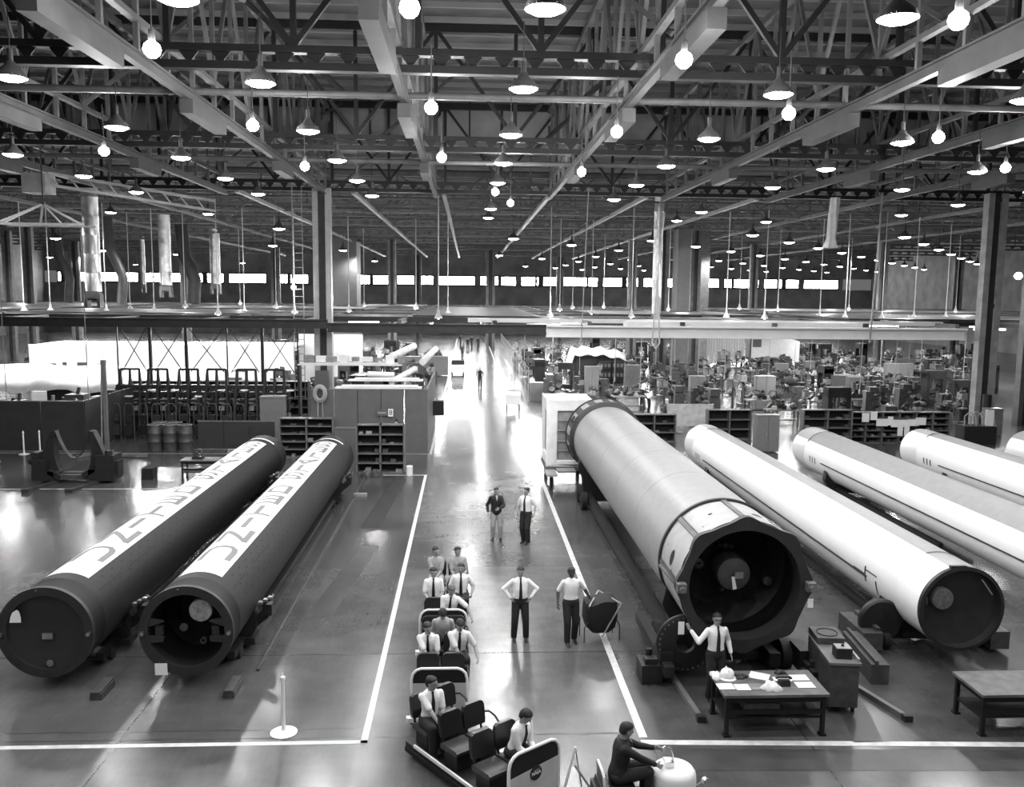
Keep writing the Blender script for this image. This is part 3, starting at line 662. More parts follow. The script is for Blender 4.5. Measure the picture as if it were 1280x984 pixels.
# ------------------------------------------------------------------ people
def ellip_ring_tube(bm, rings, n=14):
    """rings: (centre, axis a (unit), ra, axis b (unit), rb); closed with domes"""
    loops = []
    for (c, a, ra, b_, rb) in rings:
        loops.append([bm.verts.new(c + a * (ra * cos(2 * pi * k / n)) + b_ * (rb * sin(2 * pi * k / n))) for k in range(n)])
    for i in range(len(loops) - 1):
        for k in range(n): bm.faces.new((loops[i][k], loops[i][(k + 1) % n], loops[i + 1][(k + 1) % n], loops[i + 1][k]))
    bm.faces.new(loops[0][::-1]); bm.faces.new(loops[-1])
def limb(bm, p0, p1, r0, r1, flat=1., side=None, n=12, bulge=0.):
    p0 = Vector(p0); p1 = Vector(p1); d = p1 - p0; L = d.length; d.normalize()
    s = Vector(side) if side else (Vector((1, 0, 0)) if abs(d.x) < .8 else Vector((0, 1, 0)))
    a = s - d * s.dot(d); a.normalize(); b_ = d.cross(a); rings = []
    for t, f in ((-1, .05), (-.85, .53), (-.5, .87), (0, 1)): rings.append((p0 + d * (t * r0), a, r0 * f, b_, r0 * f * flat))
    for q in (.2, .35, .5, .7, .85):
        r = r0 + (r1 - r0) * q + bulge * sin(pi * min(1, q * 1.5)) ; rings.append((p0 + d * (L * q), a, r, b_, r * flat))
    for t, f in ((0, 1), (.5, .87), (.85, .53), (1, .05)): rings.append((p1 + d * (t * r1), a, r1 * f, b_, r1 * f * flat))
    ellip_ring_tube(bm, rings, n)
def ik(p, q, l1, l2, pole):
    p = Vector(p); q = Vector(q); d = q - p; L = min(d.length, (l1 + l2) * .999); u = d.normalized()
    q = p + u * L; x = (l1 * l1 - l2 * l2 + L * L) / (2 * L); h = sqrt(max(0, l1 * l1 - x * x))
    v = Vector(pole); v = v - u * v.dot(u); v.normalize(); return p + u * x + v * h, q
def bm_obj(bm, name, voxel, mats, parent, smooth_it=2, shrink=0.):
    bmesh.ops.recalc_face_normals(bm, faces=bm.faces)
    me = bpy.data.meshes.new(name + '_raw'); bm.to_mesh(me); bm.free(); o = bpy.data.objects.new(name, me); COL.objects.link(o)
    md = o.modifiers.new('r', 'REMESH'); md.mode = 'VOXEL'; md.voxel_size = voxel; md.use_smooth_shade = True
    if smooth_it: s = o.modifiers.new('s', 'SMOOTH'); s.factor = .5; s.iterations = smooth_it
    dg = bpy.context.evaluated_depsgraph_get(); me2 = bpy.data.meshes.new_from_object(o.evaluated_get(dg))
    o.modifiers.clear(); o.data = me2; bpy.data.meshes.remove(me); me2.name = name
    me2.materials.clear()
    for m in mats: me2.materials.append(M[m])
    me2.polygons.foreach_set('use_smooth', [True] * len(me2.polygons)); o.parent = parent
    return o
def hand(bm, w, d, nrm, curl, sgn, s=1.):
    """w wrist, d direction of the palm, nrm back-of-hand normal, sgn: thumb side"""
    d = d.normalized(); nrm = (nrm - d * nrm.dot(d)).normalized(); side = d.cross(nrm) * sgn
    limb(bm, w + d * .005, w + d * .075 * s, .026, .034, .42, side)
    for k, (off, L) in enumerate(((.030, .070), (.010, .078), (-.010, .072), (-.029, .056))):
        p = w + d * (.082 * s) + side * off; dd = d.copy(); c = curl * (1 + .08 * k)
        for seg, f in enumerate((.45, .32, .26)):
            ang = c * (.55 if seg == 0 else 1.0); dd = (dd * cos(ang) - nrm * sin(ang)).normalized()
            # keep the bend plane
            q = p + dd * (L * f); limb(bm, p, q, .0095 - .001 * seg, .0088 - .001 * seg, 1, side, n=8); p = q
            nn = nrm
    p = w + d * .025 + side * .024; t1 = p + (d * .55 + side * .75 - nrm * .25).normalized() * .036; t2 = t1 + (d * .85 + side * .25 - nrm * (.2 + curl * .5)).normalized() * .034
    limb(bm, p, t1, .014, .011, 1, d, n=8); limb(bm, t1, t2, .011, .009, 1, d, n=8)
def person(name, label, loc, face=0., sit=False, seat=.45, lean=0., side=0., twist=0., armL=None, armR=None, legL=None, legR=None, hyaw=0., hpitch=0.,
           shirt='shirt', sleeve='short', trou='trou', tie=True, hair='hair', skin='skin', jacket=False, glasses=False, curl=.5, poleL=None, poleR=None, group=None, knees=.16, s=1., belly=0.):
    """local frame: looks along -Y, +X is the person's left; origin on the floor under the pelvis. face: rotation about z"""
    root = empty('person', loc, face, label=label, cat='person', group=group); root.scale = (s, s, s)
    zp = .95 if not sit else seat + .115
    P0 = Vector((0, 0, zp))
    Mx = Matrix.Rotation(twist, 3, 'Z') @ Matrix.Rotation(side, 3, 'Y') @ Matrix.Rotation(lean, 3, 'X')
    def T(x, y, z): return P0 + Mx @ Vector((x, y, z))
    Xa = Mx @ Vector((1, 0, 0)); Ya = Mx @ Vector((0, 1, 0)); Za = Mx @ Vector((0, 0, 1))
    shL, shR = T(.165, .0, .445), T(-.165, .0, .445)
    U1, U2 = .285, .25
    dL = armL or ((.27, -.04, .02)); dR = armR or ((-.27, -.04, .02))
    dL = Vector(dL); dR = Vector(dR)  # absolute local targets relative to pelvis height
    wL = Vector((dL.x, dL.y, zp + dL.z)); wR = Vector((dR.x, dR.y, zp + dR.z))
    eL, wL = ik(shL, wL, U1, U2, poleL or (.5, 1, -.3)); eR, wR = ik(shR, wR, U1, U2, poleR or (-.5, 1, -.3))
    hips = [Vector((.09, 0, zp - .02)), Vector((-.09, 0, zp - .02))]
    if sit:
        tL = legL or (.11, -.46, .09); tR = legR or (-.11, -.46, .09)
    else:
        tL = legL or (.11, .0, .09); tR = legR or (-.11, .0, .09)
    legs = []
    for h, t, pole in ((hips[0], tL, (.1, -1, .9 if sit else 0)), (hips[1], tR, (-.1, -1, .9 if sit else 0))):
        k, a = ik(h, Vector(t), .44, .42, pole); legs.append((h, k, a))
    # ---- torso rings: (height above pelvis, half width, half depth, y shift)
    TR = [(-.10, .13, .09, 0), (-.03, .165, .115, 0), (.06, .155, .11, 0), (.16, .14, .10, -.005 - belly), (.27, .155, .108, -.005 - belly * .6), (.37, .17, .112, 0), (.44, .17, .10, .005), (.49, .13, .08, .01), (.52, .075, .065, .012)]
    def torso(bm, grow, z0=-1., z1=1., bl=0.):
        ellip_ring_tube(bm, [(T(0, y, z), Xa, a + grow, Ya, b_ + grow + (bl if .05 < z < .3 else 0)) for (z, a, b_, y) in TR if z0 <= z <= z1], 20)
    nb, hc = T(0, .012, .50), T(0, -.012, .665)
    Hm = Mx @ Matrix.Rotation(hyaw, 3, 'Z') @ Matrix.Rotation(hpitch, 3, 'X')
    def Hp(x, y, z): return hc + Hm @ Vector((x, y, z))
    hx, hy, hz = Hm @ Vector((1, 0, 0)), Hm @ Vector((0, 1, 0)), Hm @ Vector((0, 0, 1))
    # ---- body
    bm = bmesh.new(); torso(bm, -.008)
    limb(bm, nb, Hp(0, .01, -.06), .058, .055, 1, Xa)
    HR = [(-.112, .022, .022, -.045), (-.10, .040, .038, -.035), (-.075, .055, .062, -.02), (-.04, .066, .082, -.006), (0, .074, .094, 0), (.035, .077, .098, .004), (.07, .073, .092, .008), (.097, .055, .07, .01), (.113, .028, .036, .012), (.118, .005, .005, .012)]
    ellip_ring_tube(bm, [(Hp(0, y, z), hx, a, hy, b_) for (z, a, b_, y) in HR], 20)
    limb(bm, Hp(0, -.090, .012), Hp(0, -.108, -.022), .009, .014, 1, hx, 8)                 # nose
    limb(bm, Hp(-.035, -.080, .028), Hp(.035, -.080, .028), .011, .011, .7, hy, 8)           # brow
    limb(bm, Hp(-.018, -.082, -.055), Hp(.018, -.082, -.055), .009, .009, .8, hy, 8)         # mouth
    for q in (-1, 1): limb(bm, Hp(q * .076, .008, -.022), Hp(q * .082, .012, .018), .012, .016, .5, hy, 8)   # ears
    for (sh, e, w) in ((shL, eL, wL), (shR, eR, wR)):
        limb(bm, sh, e, .052, .040, 1, bulge=.004); limb(bm, e, w, .041, .027, .85, bulge=.005)
        q = 1 if sh is shL else -1; dd = (w - e).normalized(); out = Xa * q + Vector((0, -.3, .2))
        hand(bm, w, dd, out, curl, -q if False else q)
    for (h, k, a) in legs:
        limb(bm, h, k, .085, .055, 1, bulge=.004); limb(bm, k, a, .054, .037, 1, bulge=.008); limb(bm, a + Vector((0, .03, -.045)), a + Vector((0, -.15, -.055)), .036, .028, .8)
    body = bm_obj(bm, 'body', .0078, [skin, 'eye', 'lip' if skin == 'skin' else 'lipd'], root, 1)
    inv = Hm.transposed()
    for p in body.data.polygons:
        c = inv @ (Vector(p.center) - hc)
        if c.y < -.062 and (abs(abs(c.x) - .031) < .013) and abs(c.z - .010) < .007: p.material_index = 1
        elif c.y < -.075 and abs(c.x) < .024 and abs(c.z + .055) < .006: p.material_index = 2
    # ---- hair
    bm = bmesh.new()
    ellip_ring_tube(bm, [(Hp(0, y + .014, z), hx, a + .009, hy, b_ + .004) for (z, a, b_, y) in [(-.055, .058, .046, .038), (-.02, .072, .062, .034), (.012, .0775, .070, .028), (.035, .0795, .086, .012), (.058, .079, .088, .006), (.072, .076, .094, -.004), (.090, .068, .089, -.006), (.108, .05, .066, .0), (.126, .018, .024, .004)]], 18)
    bm_obj(bm, 'hair', .009, [hair], root, 2)
    if glasses:
        g = MB()
        for q in (-1, 1):
            c = [Hp(q * .031 + .024 * cos(2 * pi * k / 12), -.098, .010 + .018 * sin(2 * pi * k / 12)) for k in range(13)]; g.tube(c, .003, 5); g.tube([Hp(q * .055, -.096, .014), Hp(q * .082, .0, .012)], .003, 5)
        g.tube([Hp(-.008, -.104, .012), Hp(.008, -.104, .012)], .003, 5); g.build('glasses', 'eye', root)
    # ---- shirt / jacket
    g0 = .012 if not jacket else .026
    bm = bmesh.new(); torso(bm, g0, .02 if not jacket else -.2, 1., belly)
    limb(bm, T(0, .015, .50), T(0, .004, .545), .064, .058, 1, Xa)
    for (sh, e, w) in ((shL, eL, wL), (shR, eR, wR)):
        limb(bm, sh, e if sleeve == 'long' else sh + (e - sh) * .80, .058 + g0 * .4, .052 if sleeve == 'long' else .060)
        if sleeve == 'long': limb(bm, e, e + (w - e) * .93, .055, .040)
    if sleeve == 'tee':
        pass
    bm_obj(bm, 'jacket' if jacket else ('t_shirt' if sleeve == 'tee' else 'shirt'), .012, ['jacket' if jacket else shirt], root, 3)
    if tie:
        b = MB(); vs = []; fs = []; zs = [(.545, .016), (.52, .022), (.50, .016), (.40, .026), (.28, .032), (.16, .036), (.08, .040), (.03, .01)]
        for z, w_ in zs:
            # follow the chest front
            for i in range(len(TR) - 1):
                if TR[i][0] <= z <= TR[i + 1][0]:
                    f = (z - TR[i][0]) / (TR[i + 1][0] - TR[i][0]); dep = TR[i][2] * (1 - f) + TR[i + 1][2] * f; ys = TR[i][3] * (1 - f) + TR[i + 1][3] * f
            if z > .52: dep, ys = .062, .004
            yy = ys - dep - g0 - .012 - (belly if z < .3 else 0)
            vs += [T(-w_, yy, z), T(w_, yy, z), T(w_, yy + .012, z), T(-w_, yy + .012, z)]
        for i in range(len(zs) - 1):
            A = i * 4; B = A + 4
            for k in range(4): fs.append((A + k, A + (k + 1) % 4, B + (k + 1) % 4, B + k))
        fs += [(0, 3, 2, 1), (len(zs) * 4 - 4, len(zs) * 4 - 3, len(zs) * 4 - 2, len(zs) * 4 - 1)]
        b.add(vs, fs); b.build('necktie', 'tie', root, smooth=False)
    if jacket and not tie:
        b = MB(); b.add([T(-.035, -.125, .50), T(.035, -.125, .50), T(.0, -.155, .36), T(-.03, -.08, .54), T(.03, -.08, .54)], [(0, 1, 2), (0, 3, 4, 1)]); b.build('shirt_front', 'shirtg', root)
    # ---- trousers and shoes
    bm = bmesh.new(); torso(bm, .018, -.2, .07)
    for (h, k, a) in legs: limb(bm, h, k, .108, .084, 1); limb(bm, k, a + Vector((0, 0, .0)), .083, .072, 1)
    if sit: limb(bm, hips[0] + Vector((0, .02, 0)), hips[1] + Vector((0, .02, 0)), .11, .11)
    bm_obj(bm, 'trousers', .013, [trou], root, 3)
    for (h, k, a) in legs:
        b = MB(); yaw = 0
        vs = []; fs = []; prof = [(.055, .028, .05), (.03, .036, .07), (-.05, .040, .06), (-.12, .045, .045), (-.175, .040, .032), (-.205, .02, .02)]
        for (y, w_, h_) in prof:
            for kk in range(8):
                t = 2 * pi * kk / 8; vs.append((a.x + w_ * cos(t), a.y + y, a.z - .088 + max(0, h_ * (1 + sin(t)) * .75)))
        n = len(prof)
        for i in range(n - 1):
            for kk in range(8): fs.append((i * 8 + kk, i * 8 + (kk + 1) % 8, (i + 1) * 8 + (kk + 1) % 8, (i + 1) * 8 + kk))
        fs += [tuple(range(8)), tuple((n - 1) * 8 + q for q in range(8))]; b.add(vs, fs); b.build('shoe', 'shoe', root)
    return root
PPL = []
def facing(dx, dy): return atan2(dx, -dy)   # rotation so that -Y looks along (dx, dy)
person('p', 'man in white shirt and black tie standing with hands on hips in the aisle', (1.22, 19.0, 0), 0, armL=(.235, -.06, .07), armR=(-.235, -.06, .07), poleL=(1, .25, 0), poleR=(-1, .25, 0), sleeve='long', hyaw=-.1, hpitch=.12, hair='hair', belly=.02, s=1.0, legL=(.14, 0, .09), legR=(-.14, 0, .09))
person('p', 'man in white T-shirt walking and pulling the covered cart beside him', (2.36, 18.83, 0), .12, armL=(.46, .06, .02), armR=(-.30, -.02, -.02), sleeve='tee', tie=False, skin='skind', hpitch=.1, legL=(.10, .06, .09), legR=(-.10, -.12, .09), s=1.02)
person('p', 'man in dark jacket and light trousers holding papers, farther up the aisle', (.93, 27.05, 0), .12, jacket=True, tie=False, trou='troul', sleeve='long', armL=(.05, -.30, .16), armR=(-.27, -.05, .0), hpitch=.1, poleL=(1, .3, -.5), legL=(.14, -.02, .09), legR=(-.11, .03, .09))
person('p', 'man in white shirt and dark tie with arms hanging, facing the man in jacket', (1.87, 26.7, 0), -.55, sleeve='short', armL=(.27, -.02, .0), armR=(-.29, -.08, -.02), hyaw=-.2, legL=(.10, -.05, .09), legR=(-.10, .03, .09), s=1.04)
person('p', 'man in white shirt and glasses touching the scalloped end ring of the huge tank', (4.86, 15.95, 0), .1, sleeve='long', armR=(-.47, .10, .42), poleR=(-.3, -.3, -1), armL=(.28, -.06, .0), glasses=True, hyaw=-.15, curl=.15, s=1.02)
# seated on the tram
SH = .62
def rider(x, y, label, **k):
    k.setdefault('armL', (.12, -.30, .13)); k.setdefault('armR', (-.12, -.30, .13)); k.setdefault('legL', (.1, -.42, .38)); k.setdefault('legR', (-.1, -.42, .38)); k.setdefault('face', 0)
    f = k.pop('face'); return person('p', label, (x, y, 0), f, sit=True, seat=SH, **k)
rider(0, 0, 'x') if False else None
DK = .24
def tram_seat(parent, x, y, arm=True):
    s = empty('seat', (x, y, DK)); s.parent = parent
    b = MB(); b.prism([(-.22, .30), (.2, .28), (.22, .31), (.22, .355), (.18, .375), (-.20, .385), (-.24, .36)], -.22, .22, plane='yz'); b.build('cushion', 'seatgrey', s)  # cushion lighter than the backrest: its shiny highlight is put into the colour
    b = MB(); pts = [(-.2, .44), (-.215, .5), (-.215, .74), (-.19, .80), (-.14, .83), (.14, .83), (.19, .80), (.215, .74), (.215, .5), (.2, .44)]
    n = len(pts); vs = []
    for d in (0, .075):
        for (px, pz) in pts: vs.append((px, .19 + (pz - .44) * .16 + d, pz))
    b.add(vs, [tuple(range(n))[::-1], tuple(range(n, 2 * n))] + [(i, (i + 1) % n, (i + 1) % n + n, i + n) for i in range(n)]); b.build('backrest', 'vinyl', s, smooth=False)
    b = MB().bar((-.15, .22, .28), (-.15, .26, .5), .03).bar((.15, .22, .28), (.15, .26, .5), .03).cbox((0, 0, .15), (.34, .34, .26)); b.build('seat_base', 'dark', s, smooth=False)
    if arm:
        b = MB().tube([(.23, .26, .60), (.27, .16, .63), (.28, .02, .60), (.27, -.12, .52), (.26, -.2, .40), (.25, -.2, .28)], .018, 8); b.build('armrest', 'dark', s)
    return s
def logo_disc(parent, c, r):
    b = MB().lathe([(r, 0), (r, -.008), (0, -.008)], o=c, axis='y', n=40); b.build('round_emblem', 'ring', parent)
    cu = bpy.data.curves.new('t', 'FONT'); cu.body = 'NASA'; cu.size = r * .62; cu.align_x = 'CENTER'; cu.align_y = 'CENTER'; cu.extrude = .001; cu.offset = .002
    o = bpy.data.objects.new('t', cu); COL.objects.link(o); dg = bpy.context.evaluated_depsgraph_get()
    me = bpy.data.meshes.new_from_object(o.evaluated_get(dg)); bpy.data.objects.remove(o)
    me.materials.clear(); me.materials.append(M['white']); e = bpy.data.objects.new('emblem_lettering', me); COL.objects.link(e); e.parent = parent
    e.rotation_euler = (pi / 2, 0, 0); e.location = (c[0], c[1] - .011, c[2])
    b = MB(); b.tube([(c[0] - r * .85, c[1] - .01, c[2] - r * .32), (c[0] - r * .2, c[1] - .01, c[2] + r * .38), (c[0] + r * .75, c[1] - .01, c[2] + r * .5)], [.002, .007, .002], 5); b.build('emblem_swoosh', 'steel3', parent)
def tram_cart(label, loc, rz, L, rows, logo=False, railL=False):
    t = empty('tram_cart', loc, rz, label=label, cat='tram cart', group='open passenger tram carts coupled in a train'); w = .5
    MB().box(-w, w, -L / 2, L / 2, DK - .1, DK).build('deck', 'dark', t, smooth=False)
    MB().box(-w - .03, w + .03, -L / 2 + .02, L / 2 - .02, DK - .16, DK - .08).build('side_skirt', 'black', t, smooth=False)
    for sx in (-1, 1):
        for y in (-L * .36, L * .36):
            b = MB(); wheel(b, (sx * .42, y, .13), .13, .09); b.build('wheel', 'rubber', t)
    y0 = -L / 2 - .02
    out = [(-w, .2), (-w, .95), (-w + .03, 1.06), (-w + .09, 1.12), (-w + .17, 1.15), (w - .17, 1.15), (w - .09, 1.12), (w - .03, 1.06), (w, .95), (w, .2)]
    b = MB().tube([(p[0], y0, p[1]) for p in out], .026, 10); b.build('panel_frame', 'white', t)
    b = MB().prism([(-w, .2), (w, .2), (w, .86), (-w, .80)] if logo else [(-w, .2), (w, .2), (w, .88), (-w, .88)], y0 - .012, y0 + .012); b.build('front_panel', 'panel' if not logo else 'panel', t, smooth=False)
    b = MB().prism([(-w, .80 if logo else .88), (w, .86 if logo else .88), (w, .95), (w - .03, 1.06), (w - .09, 1.12), (w - .17, 1.14), (-w + .17, 1.14), (-w + .09, 1.12), (-w + .03, 1.06), (-w, .95)], y0 - .008, y0 + .008); b.build('window_band', 'black', t, smooth=False)
    b = MB().prism([(-w - .07, y0 - .07), (w + .02, y0 - .07), (w + .02, y0 + .05), (-w - .1, y0 + .05), (-w - .1, y0 - .03)], .16, .24, plane='xy'); b.build('bumper', 'white', t, smooth=False)
    if logo: logo_disc(t, (.02, y0 - .014, .74), .115)
    if railL:
        b = MB().bar((-w - .06, -L / 2 + .1, .32), (-w - .06, L / 2 - .35, .32), .035, .05); b.build('side_rail', 'white', t)
    for (y, xs) in rows:
        for x in xs: tram_seat(t, x, y, arm=(x > 0))
    MB().bar((0, -L / 2 - .04, .16), (0, -L / 2 - .34, .16), .04, .04).build('drawbar', 'dark', t)
    return t
# cart 1: turned towards the tug; local +X is the passengers' left = camera right
a1 = -atan2(-.6, -(-.8)) if False else atan2(.6, .8)
c1 = Vector((-.8, 13.86, 0)) + Vector((.6, -.8, 0)) * 1.02 + Vector((.8, .6, 0)) * .47
L1 = 2.75
tram_cart('foremost tram cart with empty black seats and round emblem on its front panel', (c1.x, c1.y, 0), a1, L1, [(1.02, (-.24, .24)), (.18, (-.24, .24)), (-.66, (-.24, .24))], logo=True, railL=True)
def c1p(lx, ly): return (c1.x + lx * cos(a1) - ly * sin(a1), c1.y + lx * sin(a1) + ly * cos(a1))
SH = .60
x, y = c1p(-.24, 1.02); rider(x, y, 'man in white shirt seated at the rear left of the foremost tram cart', face=a1 - .25, hyaw=.75, lean=.12, armL=(.10, -.34, .10), armR=(.02, -.42, .06), legL=(.1, -.42, .33), legR=(-.1, -.42, .33))
x, y = c1p(.24, -.66); rider(x, y, 'man in white shirt seated behind the emblem panel of the foremost tram cart', face=a1 + .12, hyaw=.35, hpitch=.3, lean=.32, armL=(.05, -.40, .02), armR=(-.04, -.40, .02), sleeve='long', legL=(.1, -.38, .33), legR=(-.1, -.38, .33))
# cart 2
x2 = -.49; tram_cart('second tram cart with an empty front seat row and plain front panel', (x2, 16.42, 0), 0, 2.86, [(-.86, (-.24, .24)), (.12, (-.24, .24)), (1.05, (-.24, .24))])
k33 = dict(legL=(.1, -.42, .33), legR=(-.1, -.42, .33))
rider(x2 - .27, 16.50, 'man in white shirt with folded hands seated left in the second tram cart', hyaw=.45, lean=.22, armL=(.12, -.42, .10), armR=(.04, -.44, .06), **k33)
rider(x2 + .30, 16.62, 'man in white shirt leaning forward with hanging forearms, second tram cart', hyaw=.2, hpitch=.25, lean=.30, face=.15, side=.05, armL=(.34, -.36, .04), armR=(.04, -.46, -.02), s=1.03, **k33)
rider(x2 + .0, 17.42, 'man bowing his head between the two seated men, rear row of second tram cart', hyaw=.1, hpitch=.6, lean=.35, shirt='shirtg', tie=False, **k33)
# cart 3
x3 = -.50; tram_cart('third and rearmost tram cart carrying five seated men', (x3, 19.86, 0), 0, 3.9, [(-1.28, (-.24, .24)), (-.1, (-.24, .24)), (1.5, (-.24, .24))])
rider(x3 + .10, 18.75, 'man in white shirt leaning with one arm stretched over the tram side', hyaw=.35, hpitch=.15, lean=.30, side=.10, armL=(.50, -.38, .08), armR=(-.06, -.38, .02), poleL=(.8, .3, -.3), hair='hairg', **k33)
rider(x3 - .28, 19.75, 'man in white shirt and tie seated left, middle row of the rearmost tram cart', hyaw=.1, hpitch=.1, lean=.05, armL=(.12, -.26, .13), **k33)
rider(x3 + .36, 20.0, 'man in white shirt and tie seated right, middle row of the rearmost tram cart', hyaw=-.1, lean=.0, armR=(-.2, -.2, .14), armL=(.26, -.16, .10), **k33)
rider(x3 - .28, 21.4, 'man in light grey shirt seated left in the last tram row', shirt='shirtg', trou='troul', tie=False, lean=.05, hyaw=.45, armL=(.03, -.34, .10), armR=(-.0, -.36, .10), **k33)
rider(x3 + .27, 21.4, 'man in darker grey shirt seated right in the last tram row', shirt='shirtg', trou='troul', tie=False, lean=.05, hyaw=.3, armL=(.14, -.28, .12), armR=(-.06, -.34, .10), skin='skin', **k33)
# tug with driver
tg = W(842, 958, .78); tx, ty = tg.x, tg.y
ta = radians(78)    # looks along +X of the picture
tug = empty('electric_tug', (tx, ty, 0), 0, label='small white rounded electric tug pulling the tram', cat='tug')
MB().lathe([(.0, .80), (.22, .79), (.30, .755), (.335, .70), (.345, .62), (.345, .22), (.33, .2)], n=40).build('front_housing', 'white', tug)
MB().cyl((0, 0, .12), (0, 0, .2), .30, 24).build('wheel_housing', 'dark', tug)
b = MB(); wheel(b, (.02, 0, .14), .14, .12, 'y'); b.build('wheel', 'rubber', tug)
MB().box(-1.25, -.2, -.42, .42, .14, .24).build('platform', 'dark', tug, smooth=False)
MB().box(-1.22, -.62, -.30, .30, .24, .50).build('battery_box', 'dark', tug, smooth=False)
b = MB().prism([(-1.18, .5), (-.66, .5), (-.64, .6), (-1.16, .6)], -.24, .24); b.build('seat', 'vinyl', tug)
b = MB().tube([(-1.1, -.22, .45), (-1.13, -.22, .80), (-1.14, -.15, .86), (-1.14, .15, .86), (-1.13, .22, .80), (-1.1, .22, .45)], .022, 8); b.build('seat_back_frame', 'white', tug)
MB().box(-1.14, -1.09, -.2, .2, .56, .82).build('backrest', 'vinyl', tug, smooth=False)
b = MB().tube([(0.0, .06, .78), (.02, .07, .92), (-.02, .07, 1.02), (-.12, .06, 1.06), (-.22, .04, 1.03)], .016, 8).cbox((-.08, 0, .84), (.12, .16, .1)); b.build('steering_tiller', 'chrome', tug)
b = MB().tube([(.36, -.02, .45), (.44, -.02, .5)], .02, 8).sph((.50, -.02, .52), .07, n=14); b.build('headlamp', 'chrome', tug)
for sy in (-1, 1):
    b = MB(); wheel(b, (-1.0, sy * .36, .15), .15, .1, 'y'); b.build('wheel', 'rubber', tug)
tug.rotation_euler[2] = radians(4)
person('p', 'driver in dark suit steering the white electric tug', (tx - .86, ty - .02, 0), radians(90), sit=True, seat=.56, jacket=True, tie=False, sleeve='long', lean=.16, hyaw=.15, hpitch=.12, armL=(.10, -.55, .32), armR=(-.10, -.56, .16), legL=(.1, -.42, .33), legR=(-.1, -.42, .33), poleL=(.6, .2, -.5), s=1.04)
hb = empty('tow_frame', (0, 0, 0), label='pale A-shaped tow frame standing between emblem panel and driver', cat='tow bar')
pA = W(719, 934, .95); pB = W(706, 984, .35); pC = W(727, 984, .25); pD = W(741, 984, .3)
b = MB().bar(pA, pB, .035, .06).build('frame_tube', 'white', hb); b = MB().bar(pA, pC, .02).build('frame_tube', 'steel3', hb); b = MB().bar(pA + Vector((0, 0, -.3)), (2.05, pD.y, .1), .03).build('frame_tube', 'steel3', hb)
MB().bar((pB.x, pB.y, .35), (pB.x - .01, pB.y - .1, .0), .03).build('frame_tube', 'steel3', hb)
# covered cart pulled by the man in the T-shirt
bag = empty('covered_cart', (3.06, 19.05, 0), .15, label='dark cloth covered cart with diagonal strap, pulled by the T-shirt man', cat='cart')
b = MB(); n = 28; prof = [(.16, .05, 0), (.20, .22, 0), (.32, .33, .01), (.55, .38, .02), (.80, .37, .02), (.93, .35, .03)]
def rf(k): 
    a = 2 * pi * k / n; return max(abs(cos(a)) ** 1.0, 0) 
vs = []; fs = []
for (z, w_, _) in prof:
    for k in range(n):
        a = 2 * pi * k / n; q = 1 / (abs(cos(a)) ** 4 + abs(sin(a)) ** 4) ** .25
        vs.append((w_ * q * cos(a), .9 * w_ * q * sin(a), z + (.05 * cos(a) if z > .5 else 0) + (.04 * sin(3 * a) if z > .9 else 0)))
for i in range(len(prof) - 1):
    for k in range(n): fs.append((i * n + k, i * n + (k + 1) % n, (i + 1) * n + (k + 1) % n, (i + 1) * n + k))
fs.append(tuple(range(n))[::-1]); o_ = len(vs); vs.append((.05, .05, 1.05))
for k in range(n): fs.append(((len(prof) - 1) * n + k, (len(prof) - 1) * n + (k + 1) % n, o_))
b.add(vs, fs); b.build('cloth_cover', 'jacket', bag)
b = MB().bar((.40, -.34, .92), (-.05, -.36, .17), .035, .02).bar((.40, -.34, .92), (.05, .3, 1.03), .03, .02).bar((-.36, -.32, .88), (.05, .3, 1.03), .03, .02); b.build('strap', 'steel3', bag)
b = MB()
for sx in (-1, 1): b.tube([(sx * .42, -.2, .0), (sx * .42, -.2, .35), (sx * .34, -.25, .5)], .014, 6).tube([(sx * .40, .25, .0), (sx * .40, .25, .45)], .014, 6)
b.tube([(-.34, -.3, .8), (-.40, -.33, .97), (-.44, -.36, .97)], .016, 6); b.build('tube_legs', 'mid', bag)
# stanchions
def stanchion(loc, h, label, s=1.):
    t = empty('stanchion_post', loc, label=label, cat='post', group='white stanchion posts')
    MB().lathe([(.24 * s, 0), (.24 * s, .012), (.2 * s, .03), (.06, .05), (0, .05)], n=28).build('round_base', 'white', t)
    MB().lathe([(.035, .04), (.035, h - .12), (.045, h - .12), (.045, h - .07), (.03, h - .06), (.012, h - .04), (.012, h), (0, h)], n=16).build('post', 'white', t)
    return t
stanchion((-3.28, 14.93, 0), 1.12, 'white stanchion post on a round base in the left foreground')
stanchion((-21.2, 41.9, 0), 1.15, 'left one of two white stanchion posts before the dark yard partition')
stanchion((-20.4, 41.8, 0), 1.2, 'right one of two white stanchion posts before the dark yard partition')
